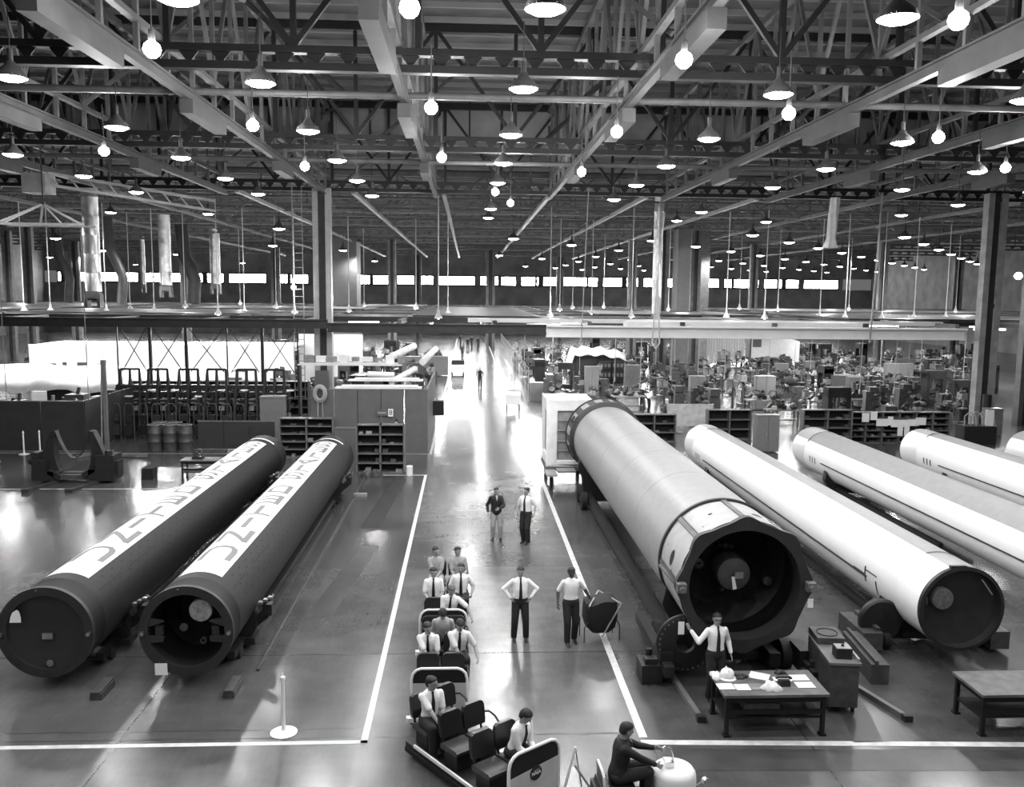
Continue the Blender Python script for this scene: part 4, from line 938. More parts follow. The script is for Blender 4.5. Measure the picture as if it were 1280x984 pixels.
# ---- table with papers
def bench(name, label, cx, cy, w, dp, h, rz=0, shelf=True, top='wood', cat='table', group=None):
    t = empty(name, (cx, cy, 0), rz, label=label, cat=cat, group=group)
    MB().box(-w / 2, w / 2, -dp / 2, dp / 2, h - .05, h).build('table_top', top, t, smooth=False)
    MB().box(-w / 2 + .06, w / 2 - .06, -dp / 2 + .05, dp / 2 - .05, h - .16, h - .052).build('apron', 'blk2', t, smooth=False)
    for sx in (-1, 1):
        for sy in (-1, 1):
            MB().box(sx * (w / 2 - .08) - .035, sx * (w / 2 - .08) + .035, sy * (dp / 2 - .08) - .035, sy * (dp / 2 - .08) + .035, 0, h - .05).cbox((sx * (w / 2 - .08), sy * (dp / 2 - .08), .02), (.12, .12, .04)).build('leg', 'blk2', t, smooth=False)
    if shelf:
        MB().box(-w / 2 + .06, w / 2 - .06, -dp / 2 + .12, dp / 2 - .12, .30, .34).build('lower_shelf', 'blk2', t, smooth=False)
        MB().box(-w / 2 + .08, w / 2 - .08, -dp / 2 + .04, -dp / 2 + .09, .42, .50).build('rail', 'blk2', t, smooth=False)
    return t
tb = W(960, 850, .78)
T1 = (5.55, 14.93)
TX, TY = 5.56, 14.98
tbl = bench('work_table', 'dark steel work table covered with papers and a hard hat, right foreground', TX, TY, 1.92, 1.02, .80)
MB().box(-.55, .1, -.40, -.05, .44, .60).build('drawer_tray', 'mid', tbl, smooth=False)
def sheet(x, y, rz, label, w=.30, h=.24, z=.806, m='paper', curl=0.):
    b = MB(); vs = []; fs = []
    for j in range(5):
        for i in range(5):
            u, v = i / 4 - .5, j / 4 - .5; vs.append((u * w, v * h, .004 + curl * (u * u + v * u)))
    for j in range(4):
        for i in range(4): fs.append((j * 5 + i, j * 5 + i + 1, j * 5 + i + 6, j * 5 + i + 5))
    b.add(vs, fs); b.add([(v[0], v[1], v[2] - .004) for v in vs], [f[::-1] for f in fs]); o = b.build('paper_sheet', m, loc=(x, y, z), rz=rz); return tag(o, label, 'paper')
def tp(px, py, z=.81): p = W(px, py, z); return p.x, p.y
for px, py, rz, lab, kw in [(907, 858, .02, 'white paper sheet at the front left of the work table', {}), (928, 859, -.03, 'white paper sheet beside the grey folder on the work table', dict(w=.26)), (949, 845, -.5, 'tilted white paper sheet in the middle of the work table', dict(w=.36, h=.3)), (999, 847, .0, 'far one of two white papers at the right of the work table', dict(w=.32)), (1006, 856, .0, 'near one of two white papers at the right of the work table', dict(w=.33)), (978, 849, -.1, 'white paper partly under the crumpled cloth on the work table', dict(w=.34, h=.16))]:
    x, y = tp(px, py); sheet(x, y, rz, lab, **kw)
x, y = tp(942, 858); sheet(x, y, -.05, 'grey folder lying among the papers on the work table', w=.34, h=.24, m='pale', z=.802)
x, y = tp(909, 846)
hh = empty('hard_hat', (x, y, .80), label='white hard hat on the far left corner of the work table', cat='helmet')
MB().lathe([(.125, .02), (.128, .07), (.115, .12), (.08, .155), (.03, .165), (0, .167)], n=28).box(-.012, .012, -.1, .1, .13, .175).build('crown', 'white', hh)
MB().lathe([(.12, .02), (.165, .005), (.17, .0), (.12, .012)], n=28, o=(0, -.015, 0)).build('brim', 'white', hh)
x, y = tp(897, 846)
def crumple(name, x, y, z, sx, sy, sz, seed, label, m='cloth', cat='cloth'):
    r_ = random.Random(seed); b = MB(); n, mm = 22, 10; ph = [r_.uniform(0, 6.28) for _ in range(8)]; vs = []; fs = []
    for i in range(mm + 1):
        t = (pi / 2) * i / mm
        for k in range(n):
            a = 2 * pi * k / n; q = 1 + .22 * sin(3 * a + ph[0]) + .13 * sin(7 * a + ph[1] + 3 * t) + .1 * sin(5 * a + ph[2])
            vs.append((sx * q * cos(t) * cos(a), sy * q * cos(t) * sin(a), sz * sin(t) * (1 + .3 * sin(4 * a + ph[3]) * cos(t))))
    for i in range(mm):
        for k in range(n): fs.append((i * n + k, i * n + (k + 1) % n, (i + 1) * n + (k + 1) % n, (i + 1) * n + k))
    fs.append(tuple(range(n))[::-1]); b.add(vs, fs); o = b.build(name, m, loc=(x, y, z)); return tag(o, label, cat)
crumple('folded_cloth', x - .02, y, .80, .11, .13, .10, 3, 'small white cloth bundle beside the hard hat')
x, y = tp(964, 860); crumple('crumpled_cloth', x, y, .80, .16, .15, .13, 5, 'crumpled white cloth in the middle of the work table')
x, y = tp(926, 846); crumple('dark_gloves', x, y, .80, .13, .10, .06, 8, 'dark gloves lying between hard hat and tilted paper', 'vinyl', 'gloves')
x, y = tp(980, 855)
ph = empty('telephone', (x, y, .80), label='black desk telephone right of the crumpled cloth', cat='telephone')
MB().prism([(-.1, 0), (.1, 0), (.08, .06), (.02, .1), (-.06, .1)], -.09, .09, plane='yz').build('base', 'vinyl', ph)
MB().tube([(-.13, .03, .10), (-.12, .03, .125), (.12, .03, .125), (.13, .03, .10)], [.035, .02, .02, .035], 10).build('handset', 'vinyl', ph)
x, y = tp(975, 841); crumple('flat_cap', x, y, .80, .10, .08, .07, 12, 'dark cap at the far edge of the work table', 'vinyl', 'cap')
bench('work_table', 'empty steel work table cut off by the right edge of the photo', 10.25, 14.85, 1.95, 1.0, .80, group=None)
# grey console cabinet
cs = empty('instrument_cabinet', (7.22, 16.0, 0), -.10, label='grey steel instrument cabinet on castors right of the work table', cat='cabinet')
MB().box(-.27, .27, -.72, .72, .14, .98).build('body', 'mid', cs, smooth=False)
MB().box(-.30, .30, -.76, .50, .98, 1.03).build('top', 'steel2', cs, smooth=False)
MB().box(-.27, .27, .12, .74, 1.03, 1.16).build('raised_panel', 'mid', cs, smooth=False)
b = MB().lathe([(.20, 0), (.21, .012), (.19, .012), (.185, .003)], o=(0, .42, 1.16), n=32); b.build('round_dial', 'blk2', cs)
MB().box(.24, .28, -.7, .1, 1.03, 1.1).build('side_rail', 'steel3', cs, smooth=False)
for sx in (-1, 1):
    for sy in (-1, 1):
        b = MB(); wheel(b, (sx * .22, sy * .6, .06), .06, .04); b.box(sx * .22 - .03, sx * .22 + .03, sy * .6 - .03, sy * .6 + .03, .08, .15); b.build('castor', 'rubber', cs)
bx = empty('instrument_box', (7.20, 15.55, 1.03), -.1, label='small dark instrument box with a knob on the grey cabinet', cat='instrument')
MB().box(-.15, .15, -.13, .13, 0, .20).build('case', 'dark', bx, smooth=False); MB().box(-.14, .14, -.12, .12, .20, .212).build('top_panel', 'steel3', bx, smooth=False); MB().cyl((0, 0, .21), (0, 0, .25), .03, 12).build('knob', 'vinyl', bx)
cr = MB().box(-.18, .18, -.9, .9, .0, .42).box(-.1, -.04, -.9, .9, .42, .5).build('steel_beam_crate', 'mid', loc=(8.55, 17.4, 0), rz=-.1); tag(cr, 'long low steel support box right of the instrument cabinet', 'crate')
# ------------------------------------------------------------------ wrapped frame on its trolley (right of the aisle)
wr = empty('wrapped_assembly', (3.95, 35.6, 0), label='tall assembly wrapped in white padding with film windows, on a trolley', cat='wrapped frame')
def roundbar(b, p0, p1, w): b.bar(p0, p1, w, w * .9)
b = MB(); X0, X1, Yf, Yb, Z0, Z1 = -.62, 1.25, -.2, 1.9, .75, 3.52
for (xa, xb) in ((X0, X0 + .42),): b.box(xa, xb, Yf, Yf + .25, Z0, Z1)
b.box(X0, X1, Yf, Yf + .25, Z1 - .48, Z1).box(X0, X1, Yf, Yf + .22, Z0, Z0 + .22).box(X1 - .15, X1, Yf, Yf + .2, Z0, Z1)
b.box(X0 - .02, X1, Yf, Yb, Z1 - .2, Z1 + .03).box(X0 - .02, X0 + .16, Yb - .3, Yb, Z0, Z1).box(X0 - .02, X0 + .14, Yf, Yb, Z0, Z0 + .4).box(X0 - .02, X0 + .14, Yf + .5, Yb, Z1 - .55, Z1)
o = b.build('padding', 'cloth', wr, smooth=False); md = o.modifiers.new('b', 'BEVEL'); md.width = .05; md.segments = 3
MB().box(X0 + .40, X1 - .1, Yf + .12, Yf + .16, Z0 + .2, Z1 - .45).box(X0 + .05, X0 + .09, Yf + .2, Yb - .2, Z0 + .3, Z1 - .4).build('film', 'plastic', wr, smooth=False)
b = MB()
for z in (1.35, 1.75, 2.2, 2.62): b.box(X0 + .42, X1 - .15, Yf + .05, Yf + .12, z, z + .045)
b.box(X0 + 1.12, X0 + 1.16, Yf + .05, Yf + .12, 2.2, 3.0); b.build('slats', 'steel3', wr, smooth=False)
tr = empty('trolley', (3.95, 35.6, 0), label='low steel trolley with outrigger under the white wrapped assembly', cat='trolley')
MB().box(-.7, 1.3, -.3, 2, .55, .72).build('deck', 'steel2', tr, smooth=False); MB().box(-.75, -.3, -1.5, -.3, .55, .62).box(-.25, .5, -1.0, -.3, .60, .68).build('side_tray', 'steel3', tr, smooth=False)
for sx in (-.5, .9):
    for sy in (-.9, 1.6):
        b = MB(); wheel(b, (sx, sy, .22), .22, .14); b.bar((sx, sy, .3), (sx, sy, .58), .1); b.build('wheel', 'rubber', tr)
# ------------------------------------------------------------------ left back area
def cradle_fixture():
    c = W(87, 606); t = empty('tank_cradle', (c.x, c.y + .6, 0), label='dark iron tank cradle with two curved arms and a slung strap', cat='cradle'); t.scale = (.92, .92, 1)
    MB().box(-1.7, -.75, -.5, .6, .12, .5).box(-1.7, -1.1, -.45, .5, .5, .95).bar((-1.0, -.4, .5), (-.5, -.4, .25), .2).box(-1.75, -1.45, -.3, .3, .95, 1.25).cyl((-2.0, 0, .85), (-1.7, 0, .85), .14, 12).build('left_base', 'dark', t, smooth=False)
    MB().box(.75, 1.85, -.5, .6, .12, .6).box(1.05, 1.85, -.45, .5, .6, 1.15).bar((1.0, -.4, .6), (.5, -.4, .3), .2).box(1.8, 1.98, -.3, .3, .35, .9).cyl((1.6, -.3, 1.15), (1.6, -.3, 1.35), .16, 12).build('right_base', 'dark', t, smooth=False)
    for s_ in (-1, 1):
        b = MB(); b.prism([(s_ * .62, .45), (s_ * 1.5, .75), (s_ * 1.35, 1.15), (s_ * 1.12, 1.7), (s_ * .92, 2.1), (s_ * .74, 2.15), (s_ * .80, 1.7), (s_ * .80, 1.2), (s_ * .74, .8)], -.22, .22); b.build('curved_arm', 'dark', t)
    MB().box(-.8, .8, -.4, -.2, .15, .35).box(-.8, .8, .3, .5, .15, .35).bar((-.9, -.3, .35), (-.1, .2, .75), .1).bar((.2, -.3, .3), (.8, .1, .6), .08).box(-.6, .6, -.1, .0, .3, .4).build('cross_frame', 'mid', t, smooth=False)
    P = [(-.74 + 1.48 * k / 14, 0, 2.08 - 1.1 * (1 - ((k - 7) / 7) ** 2)) for k in range(15)]
    b = MB(); vs = [(p[0], q, p[2]) for p in P for q in (-.15, .15)]; b.add(vs, [(2 * k, 2 * k + 1, 2 * k + 3, 2 * k + 2) for k in range(14)]).add([(v[0], v[1], v[2] + .02) for v in vs], [(2 * k, 2 * k + 2, 2 * k + 3, 2 * k + 1) for k in range(14)]); b.build('slung_strap', 'steel', t)
    for s_ in (-1.05, .75):
        MB().bar((s_ + .55, .4, .06), (s_ - .05, -2.1, .06), .16, .12).cbox((s_ - .07, -2.2, .08), (.3, .2, .15)).build('floor_skid', 'steel', t, smooth=False)
cradle_fixture()
def partition(name, label, x0, x1, y, h, m='panelyard', n=4, side=None, cat='partition', group=None, top='steel2'):
    t = empty(name, ((x0 + x1) / 2, y, 0), label=label, cat=cat, group=group); w = (x1 - x0) / n
    for i in range(n): MB().box(x0 - (x0 + x1) / 2 + i * w + .02, x0 - (x0 + x1) / 2 + (i + 1) * w - .02, 0, .06, .05, h).build('panel', m, t, smooth=False)
    b = MB().box(-(x1 - x0) / 2, (x1 - x0) / 2, -.02, .08, h, h + .05)
    b.box(-(x1 - x0) / 2, (x1 - x0) / 2, -.02, .08, 0, .05); b.build('top_rail', top, t, smooth=False)
    if side:
        b = MB(); q = side / 4
        sx = (x1 - x0) / 2
        for i in range(4): b.box(sx - .06, sx, .06 + i * q + .02, .06 + (i + 1) * q - .02, .05, h)
        b.box(sx - .08, sx + .02, .06, side, h, h + .05); b.build('side_panels', m, t, smooth=False)
    return t
partition('yard_partition', 'dark panelled yard partition along the left edge behind the tank cradle', -31, -18.6, 42.6, 2.45, n=6, side=9)
partition('yard_partition', 'low dark partition behind the left dark tank and the drums', -13.4, -9.6, 43.2, 1.4, n=3)
partition('tool_crib_partition', 'tall grey panelled tool crib beside the aisle with fire extinguisher on its wall', -7.6, -1.95, 42.0, 3.15, m='partition', n=5, side=10)
fe = empty('fire_extinguisher', (-3.45, 41.85, .75), label='fire extinguisher hanging on the tool crib wall', cat='fire extinguisher')
MB().lathe([(.12, 0), (.13, .05), (.13, .75), (.08, .88), (.04, .9)], n=16).build('cylinder', 'steel3', fe); MB().cyl((0, 0, .9), (0, 0, 1.0), .05, 8).tube([(0, -.05, .95), (.18, -.08, .8), (.18, -.08, .4)], .02, 6).build('hose_and_valve', 'vinyl', fe)
sg = empty('number_sign', (-3.85, 41.9, 2.05), label='sign plate with figure 8 on the tool crib wall', cat='sign')
MB().box(-.55, .22, -.02, .0, -.14, .16).build('plate', 'partition', sg, smooth=False); MB().box(.0, .24, -.035, -.02, -.18, .2).build('number_plate', 'white', sg, smooth=False)
cu = bpy.data.curves.new('t', 'FONT'); cu.body = '8'; cu.size = .34; cu.align_x = 'CENTER'; cu.align_y = 'CENTER'; cu.extrude = .004
o = bpy.data.objects.new('t', cu); COL.objects.link(o); dg = bpy.context.evaluated_depsgraph_get(); me = bpy.data.meshes.new_from_object(o.evaluated_get(dg)); bpy.data.objects.remove(o)
me.materials.clear(); me.materials.append(M['black']); e = bpy.data.objects.new('figure', me); COL.objects.link(e); e.parent = sg; e.rotation_euler = (pi / 2, 0, 0); e.location = (.12, -.04, .01)
MB().box(-.5, -.1, -.03, -.02, -.03, .05).build('text_strip', 'steel3', sg, smooth=False)
hr = empty('hose_reel', (-7.1, 41.8, 3.0), label='pale coiled hose hanging beside the big left column', cat='hose'); b = MB()
b.tube([(.28 * cos(2 * pi * k / 20), -.05, .38 * sin(2 * pi * k / 20)) for k in range(21)], .07, 8).tube([(.2 * cos(2 * pi * k / 20), -.1, .3 * sin(2 * pi * k / 20)) for k in range(21)], .06, 8); b.build('coil', 'steel3', hr)
MB().tube([(-.1, -.05, -.35), (-.12, -.05, -1.1), (0, -.05, -1.35), (.12, -.05, -1.1), (.1, -.05, -.35)], .03, 6).build('hose_tail', 'steel3', hr)
# long white boards and rolls stored on top of the crib
for k, (x0, x1, y, z) in enumerate([(-6.6, -2.3, 43.4, 3.1), (-6.1, -2.3, 44.6, 3.35), (-9.2, -3.6, 47.5, 3.9)]):
    t = empty('board_stack', ((x0 + x1) / 2, y, z), label=['near', 'middle', 'far'][k] + ' stack of long white boards stored on top of the tool crib', cat='boards')
    w = (x1 - x0) / 2; MB().box(-w, w, -.35, .35, 0, .06).box(-w + .3, w - .2, -.3, .4, .08, .13).build('boards', 'bright', t, smooth=False); MB().box(-w, -w + .1, -.3, .3, -1.0 if k < 2 else -3.8, 0).box(w - .1, w, -.3, .3, -1. if k < 2 else -3.8, 0).build('bearers', 'dark', t, smooth=False)
for k, (a, c, r_, lab) in enumerate([((-5.3, 46, 3.55), (-3.9, 46.0, 3.5), .16, 'white roll lying across the boards on the tool crib'), ((-3.9, 44.4, 3.3), (-2.9, 47.5, 3.7), .17, 'slanting white roll on the tool crib'), ((-4.6, 52, 4.0), (-3.6, 58, 4.3), .22, 'long pale roll leaning behind the tool crib'), ((-2.6, 50, 3.9), (-2.1, 57, 4.2), .2, 'long white roll nearest the aisle behind the tool crib')]):
    tag(MB().cyl(a, c, r_, 14).build('fabric_roll', 'cloth'), lab, 'roll')
for k in range(9):
    tag(MB().cbox((0, 0, .2), (rnd.uniform(.3, .7), .4, rnd.uniform(.2, .45))).build('parcel', 'cloth' if k % 2 else 'pale', loc=(-8.6 + k * .62, 47.5, 4.03), rz=rnd.uniform(-.4, .4)), 'small wrapped parcel on the far boards of the tool crib', 'parcel', 'parcels on the tool crib')
def shelving(name, label, x0, x1, y, h, nx=2, nz=6, dp=.5, m='mid', fill=True, group=None, m2='steel2', back='blk2'):
    t = empty(name, ((x0 + x1) / 2, y, 0), label=label, cat='shelving', group=group); w = (x1 - x0)
    b = MB()
    for i in range(nx + 1): xx = -w / 2 + w * i / nx; b.box(xx - .035, xx + .035, 0, dp, 0, h)
    b.build('uprights', m2, t, smooth=False)
    MB().box(-w / 2, w / 2, dp - .03, dp, 0, h).build('back_panel', back, t, smooth=False)
    for k in range(nz + 1): MB().box(-w / 2, w / 2, 0.0, dp - .03, k * (h - .04) / nz, k * (h - .04) / nz + .04).build('shelf', m2, t, smooth=False)
    if fill:
        b = MB()
        for k in range(nz):
            for i in range(nx * 3):
                if rnd.random() < .55:
                    xx = -w / 2 + w * (i + .5) / (nx * 3); z = k * (h - .04) / nz + .04; b.cbox((xx + rnd.uniform(-.05, .05), dp * .5, z + .001 + .5 * (hh_ := rnd.uniform(.06, .6) * h / nz * .8)), (rnd.uniform(.12, .3), dp * .5, hh_), rnd.choice((0, 0, 1)))
        if b.v: b.build('stored_parts', [m, 'pale'], t, smooth=False)
    return t
shelving('steel_shelving', 'dark steel shelving with two bays right of the dark tanks', -4.82, -2.77, 37.4, 2.15, nx=2, nz=5)
shelving('steel_shelving', 'dark steel shelving between the two dark tanks by the column', -8.9, -6.4, 41.0, 1.9, nx=2, nz=5)
lk = MB().box(-.5, .5, 0, .5, 0, 1.6).box(-.52, .52, -.02, .5, 1.6, 1.65).build('low_cabinet', 'partition', loc=(-5.6, 39.6, 0)); tag(lk, 'grey low cabinet between the two steel shelvings', 'cabinet')
wb = MB().cyl((0, 0, 0), (0, 0, .42), .14, 16).build('white_bin', 'white', loc=(-2.5, 37.0, 0)); tag(wb, 'small white bin on the floor beside the steel shelving', 'bin')
for k, (x, y) in enumerate([(-4.3, 36.6), (-3.9, 36.7)]):
    crumple('rag_heap', x, y, 0, .25, .2, .32, 20 + k, ['left', 'right'][k] + ' dark heap at the foot of the steel shelving', 'mid', 'heap')
fl2 = MB().box(-.25, .25, -.12, .12, 0, .1).build('floor_block', 'steel3', loc=(-4.15, 33.2, 0)); tag(fl2, 'small pale block on the floor beside the far end of the dark tank', 'block')
gc = MB().box(-.6, .6, -.4, .4, 0, 2.35).box(-.63, .63, -.43, .43, 2.35, 2.42).build('switch_cabinet', 'locker', loc=(-10.2, 45.6, 0)); tag(gc, 'grey switch cabinet behind the dark tanks with white right flank', 'cabinet')
cb = MB().box(-.38, .38, -.32, 0, 0, 2.0).box(-.35, .35, -.34, -.32, .1, 1.9).build('column_cabinet', 'locker', loc=(CX1 - .05, 51.9, 1.2)); tag(cb, 'grey box cabinet at the foot of the big left column', 'cabinet')
b1 = bench('work_bench', 'plain dark work bench beyond the left dark tank', -10.8, 36.4, 2.3, .8, .85)
for k, x in enumerate((-11.3, -9.9)):
    t = empty('bench_machine', (x, 36.4, .85), label=['small dark apparatus', 'small pale apparatus'][k] + ' on the plain bench beyond the left dark tank', cat='apparatus')
    MB().box(-.22, .22, -.15, .15, 0, .1).build('base', 'dark' if k == 0 else 'pale', t, smooth=False); MB().tube([(-.18, 0, .1), (-.12, 0, .38), (.12, 0, .38), (.2, 0, .1)], .05, 8).cyl((-.05, 0, .1), (-.05, 0, .3), .09, 10).build('frame', 'mid' if k == 0 else 'pale', t)
tag(MB().box(-.25, .25, -.25, .25, 0, .48).build('black_box', 'black', loc=(-13.35, 36.4, 0)), 'small black box standing alone on the floor by the mast', 'box')
ms = empty('mast_stand', (-17.0, 41.2, 0), label='tall steel mast stand on crossed floor beams', cat='mast')
MB().bar((0, 0, 0), (0, 0, 4.6), .16).build('mast', 'steel2', ms, smooth=False); MB().bar((-1.1, .2, .08), (1.9, -.2, .12), .14).bar((-1.3, -.3, .08), (-.2, 1.2, .08), .12).build('floor_beams', 'steel2', ms, smooth=False); MB().bar((-.25, 0, 0), (-.12, 0, 4.6), .05).build('side_rod', 'steel3', ms, smooth=False)
for k in range(5):
    t = empty('steel_drum', (-15.5 + (k % 3) * .75, 43.2 + (k // 3) * .8, 0), label='grey steel drum in the row left of the low dark partition', cat='drum', group='steel drums by the low partition')
    MB().lathe([(0, 0), (.33, 0), (.33, .4), (.345, .42), (.33, .44), (.33, .82), (.345, .84), (.33, .86), (.33, 1.25), (.30, 1.22), (0, 1.22)], n=24).build('barrel', 'mid', t); MB().lathe([(.32, 1.24), (.35, 1.26), (.32, 1.28)], n=24).build('rim', 'steel3', t)
# A-frame racks
def a_rack():
    t = empty('a_frame_rack', (0, 0, 0)); b = MB(); w = .62
    for s_ in (-1, 0, 1):
        b.bar((s_ * w * .82, 0, 3.5), (s_ * w * (1.12 if s_ else 1), -.5, 0), .13, .1).bar((s_ * w * .82, 0, 3.5), (s_ * w, .5, 0), .1, .1)
    b.build('legs', 'dark', t, smooth=False); b = MB()
    b.box(-w * .82, w * .82, -.06, .06, 3.42, 3.55)
    for z in (.9, 1.7, 2.5): b.box(-w, w, -.4 + z * .1, -.3 + z * .1, z, z + .08)
    b.build('cross_bars', 'dark', t, smooth=False)
    b = MB()
    for z in (.9, 1.3, 1.7, 2.1, 2.5):
        for x in (-.6, -.2, .25, .65): b.cbox((x, .1, z), (.3, .5, .24), rnd.choice((0, 0, 0, 1)))
    b.build('stored_parts', ['dark', 'pale'], t, smooth=False); return t
ar = a_rack(); kids(ar)
for k, px in enumerate((164, 199, 237, 272, 309, 344)):
    p = D(px, 500, 49.0)
    if k == 0: ar.location = (p.x, 49, 0); tag(ar, 'dark A-frame storage rack in the row left of the big column', 'rack', 'A-frame racks left of the big column')
    else: copy_tree(ar, (p.x, 49, 0))
shelving('parts_shelving', 'long dark parts shelving behind the A-frame racks', -19.5, -9.4, 51.2, 2.6, nx=8, nz=5, dp=.7)
for k in range(16):
    x = -19 + k * .62; tag(MB().box(-.18, .18, -.12, .12, 0, .06).build('card', 'white', loc=(x, 47.6, 2.45 - (k % 3 == 1) * .35)), 'white card lying on the racks behind the dark tanks', 'card', 'white cards on the racks') if k % 2 else None
for k in range(14):
    x = -19.3 + k * .72; t = empty('tool_trolley', (x, 46.2, 0), rnd.uniform(-.3, .3), label='small tube-framed trolley in the dark row before the A-frame racks', cat='trolley', group='tube trolleys before the A-frame racks'); b = MB()
    b.tube([(-.25, 0, 0), (-.25, 0, 1.7), (-.15, 0, 1.9), (.15, 0, 1.9), (.25, 0, 1.7), (.25, 0, 0)], .035, 6); b.build('frame', 'mid', t)
    MB().cbox((0, 0, .5), (.4, .4, .5)).cbox((0, .05, 1.15), (.36, .3, .3)).build('load', 'dark', t, smooth=False)
# braced hanging frame
pxs = (147, 188, 233, 284, 328, 372); Xs = [D(p, 440, 50.4).x for p in pxs]
for i, x in enumerate(Xs):
    tag(MB().bar((x, 50.4, 2.4), (x, 50.4, 5.75), .16 if i in (1, 2, 4) else .07).build('hanging_post', 'dark', smooth=False), 'thin dark post hanging from the low girder before the white booth', 'post', 'posts under the low girder')
for i in range(5):
    a, c = Xs[i] + .2, Xs[i + 1] - .2
    tag(MB().bar((a, 50.4, 5.7), (c, 50.4, 3.2), .05).bar((c, 50.45, 5.7), (a, 50.45, 3.2), .05).build('cross_brace', 'dark', smooth=False), 'thin dark cross brace between posts before the white booth', 'brace', 'cross braces under the low girder')
# white booth
bo = empty('white_booth', (-23.5, 67.7, 0), label='long bright white partitioned booth behind the racks on the left', cat='booth')
b = MB(); 
for k in range(11): b.box(-10 + k * 1.82 + .015, -10 + (k + 1) * 1.82 - .015, 0, .1, 0, 3.65)
b.box(-10, 10, .1, 6, 3.55, 3.6); b.build('wall_panels', 'bright', bo, smooth=False)
for k, (x0, x1, z0, z1) in enumerate([(-8.9, -8.0, 1.9, 2.2), (-6.4, -5.7, 1.4, 2.3), (-4.9, -4.4, 1.4, 2.2), (-7.5, -7.2, 2.0, 2.3)]): MB().box(x0, x1, -.04, .0, z0, z1).build('small_window', 'mid', bo, smooth=False)
tag(MB().box(0, 5.2, 0, .1, 0, 4.4).build('bright_screen', 'bright', loc=(-13.9, 72, 0), smooth=False), 'bright white screen wall right of the big left column', 'screen')
for q in range(6): point((-32 + q * 4.2, 62.5, 5.2), 420, .3)  # fill points added to brighten the booth front, no fixtures here
for q in range(3): point((-30 + q * 6, 56, 5.3), 300, .3)  # fill points added to whiten the draped sheet, no fixtures here
# white sheet over stock
b = MB(); n = 24; vs = []; fs = []
for j in range(9):
    for i in range(n + 1):
        x = -31 + 15.5 * i / n; y = 54 + j * 1.1; env = sin(pi * min(1, j / 3)) if j < 2 else 1
        z = 2.15 + .75 * sin(pi * j / 8) * (1 - .45 * i / n) + .12 * sin(i * .9 + j) + .08 * sin(i * 2.1 - j * 1.3) - (.5 if j == 0 else 0); vs.append((x, y, z))
for j in range(8):
    for i in range(n): fs.append((j * (n + 1) + i, j * (n + 1) + i + 1, (j + 1) * (n + 1) + i + 1, (j + 1) * (n + 1) + i))
o = b.add(vs, fs).build('white_dust_sheet', 'cloth'); tag(o, 'large white sheet draped over stock behind the dark yard partition', 'sheet'); md = o.modifiers.new('s', 'SOLIDIFY'); md.thickness = .03
tag(MB().box(-26, -16, 54.5, 62, 0, 1.75).build('stock_crates', 'dark'), 'dark stock crates under the large white sheet', 'crates')
for k in range(34):
    x = -30 + (k % 6) * 1.9 + rnd.uniform(-.2, .2); y = 44.2 + (k // 6) * 1.7 + rnd.uniform(-.15, .15)
    h_ = rnd.uniform(.8, 2.2); t = MB().cbox((0, 0, h_ / 2), (rnd.uniform(.5, 1.3), rnd.uniform(.5, 1.1), h_)).cyl((0, 0, h_), (rnd.uniform(-.3, .3), 0, h_ + .4), .1, 8).build('stored_equipment', rnd.choice(('dark', 'mid', 'mid', 'pale')), loc=(x, y, 0), rz=rnd.uniform(-.15, .15))
    tag(t, 'dark equipment stored inside the yard partition at left', 'equipment', 'equipment stored inside the yard')
# ------------------------------------------------------------------ ducts, ladder, spreader and hanging canvas
def duct(px, Y, r_, z0, label, group='round silver ducts'):
    p = D(px, 366, Y); t = empty('air_duct', (p.x, Y, z0), label=label, cat='duct', group=group)
    b = MB(); z = 0; prof = []
    while z < 14.2 - z0 + .2: prof += [(r_, z), (r_, z + 1.15), (r_ * 1.04, z + 1.18), (r_ * 1.04, z + 1.24)]; z += 1.25
    b.lathe(prof, n=28); b.build('pipe', 'galv', t)
    b = MB().lathe([(r_ * .5, -.0), (r_ * .9, -.15), (r_ * .95, -.6)], n=20, a0=0, a1=pi)
    b.prism([(-r_, -.2), (-r_ * .7, .0), (r_ * .7, 0), (r_, -.2), (r_, -1.1), (r_ * .62, -1.1), (r_ * .6, -.5), (-r_ * .6, -.5), (-r_ * .62, -1.1), (-r_, -1.1)], -r_ * .6, r_ * .6); b.build('hood', 'steel2', t)
duct(117, 60, .52, 7.75, 'widest silver duct left of the big left column'); duct(208, 80, .52, 8.3, 'middle silver duct between its wider and narrower neighbours'); duct(270, 98, .54, 8.6, 'narrow far silver duct left of the big column')
duct(180, 118, .3, 8.6, 'thinnest silver duct far off between the wide and middle ducts'); duct(821, 64, .34, 6.5, 'slim silver duct right of the aisle')
for px, Y in ((240, 84), (84, 84), (150, 76)):
    p = D(px, 366, Y); tag(MB().tube([(p.x - .8, Y, 14), (p.x - .6, Y, 11), (p.x, Y, 9.8), (p.x + .3, Y, 8.8), (p.x + .1, Y, 6.6)], .6 if px == 240 else .4, 14).build('curved_duct', 'steel'), 'dark curved duct between the silver ducts at left', 'duct', 'dark curved ducts')
ld = D(373, 366, 51.4); t = empty('hanging_ladder', (ld.x, 51.4, 0), label='pale steel ladder hanging beside the big left column', cat='ladder'); b = MB()
for s_ in (-.3, .3): b.bar((s_, 0, 1.5), (s_ * .9, 0, 13.9), .05)
b.build('rails', 'steel3', t, smooth=False); b = MB(); z = 1.7
while z < 13.8: b.cyl((-.29, 0, z), (.29, 0, z), .022, 6); z += .42
b.build('rungs', 'steel3', t)
point((ld.x - .2, 51.0, 8.1), 120, .1); tag(MB().sph((0, 0, 0), .14, n=12).cyl((0, 0, .1), (0, 0, .5), .02, 6).build('work_lamp', 'bulb', loc=(ld.x - .2, 51.0, 8.1)), 'glaring bare work lamp on the hanging ladder', 'lamp')
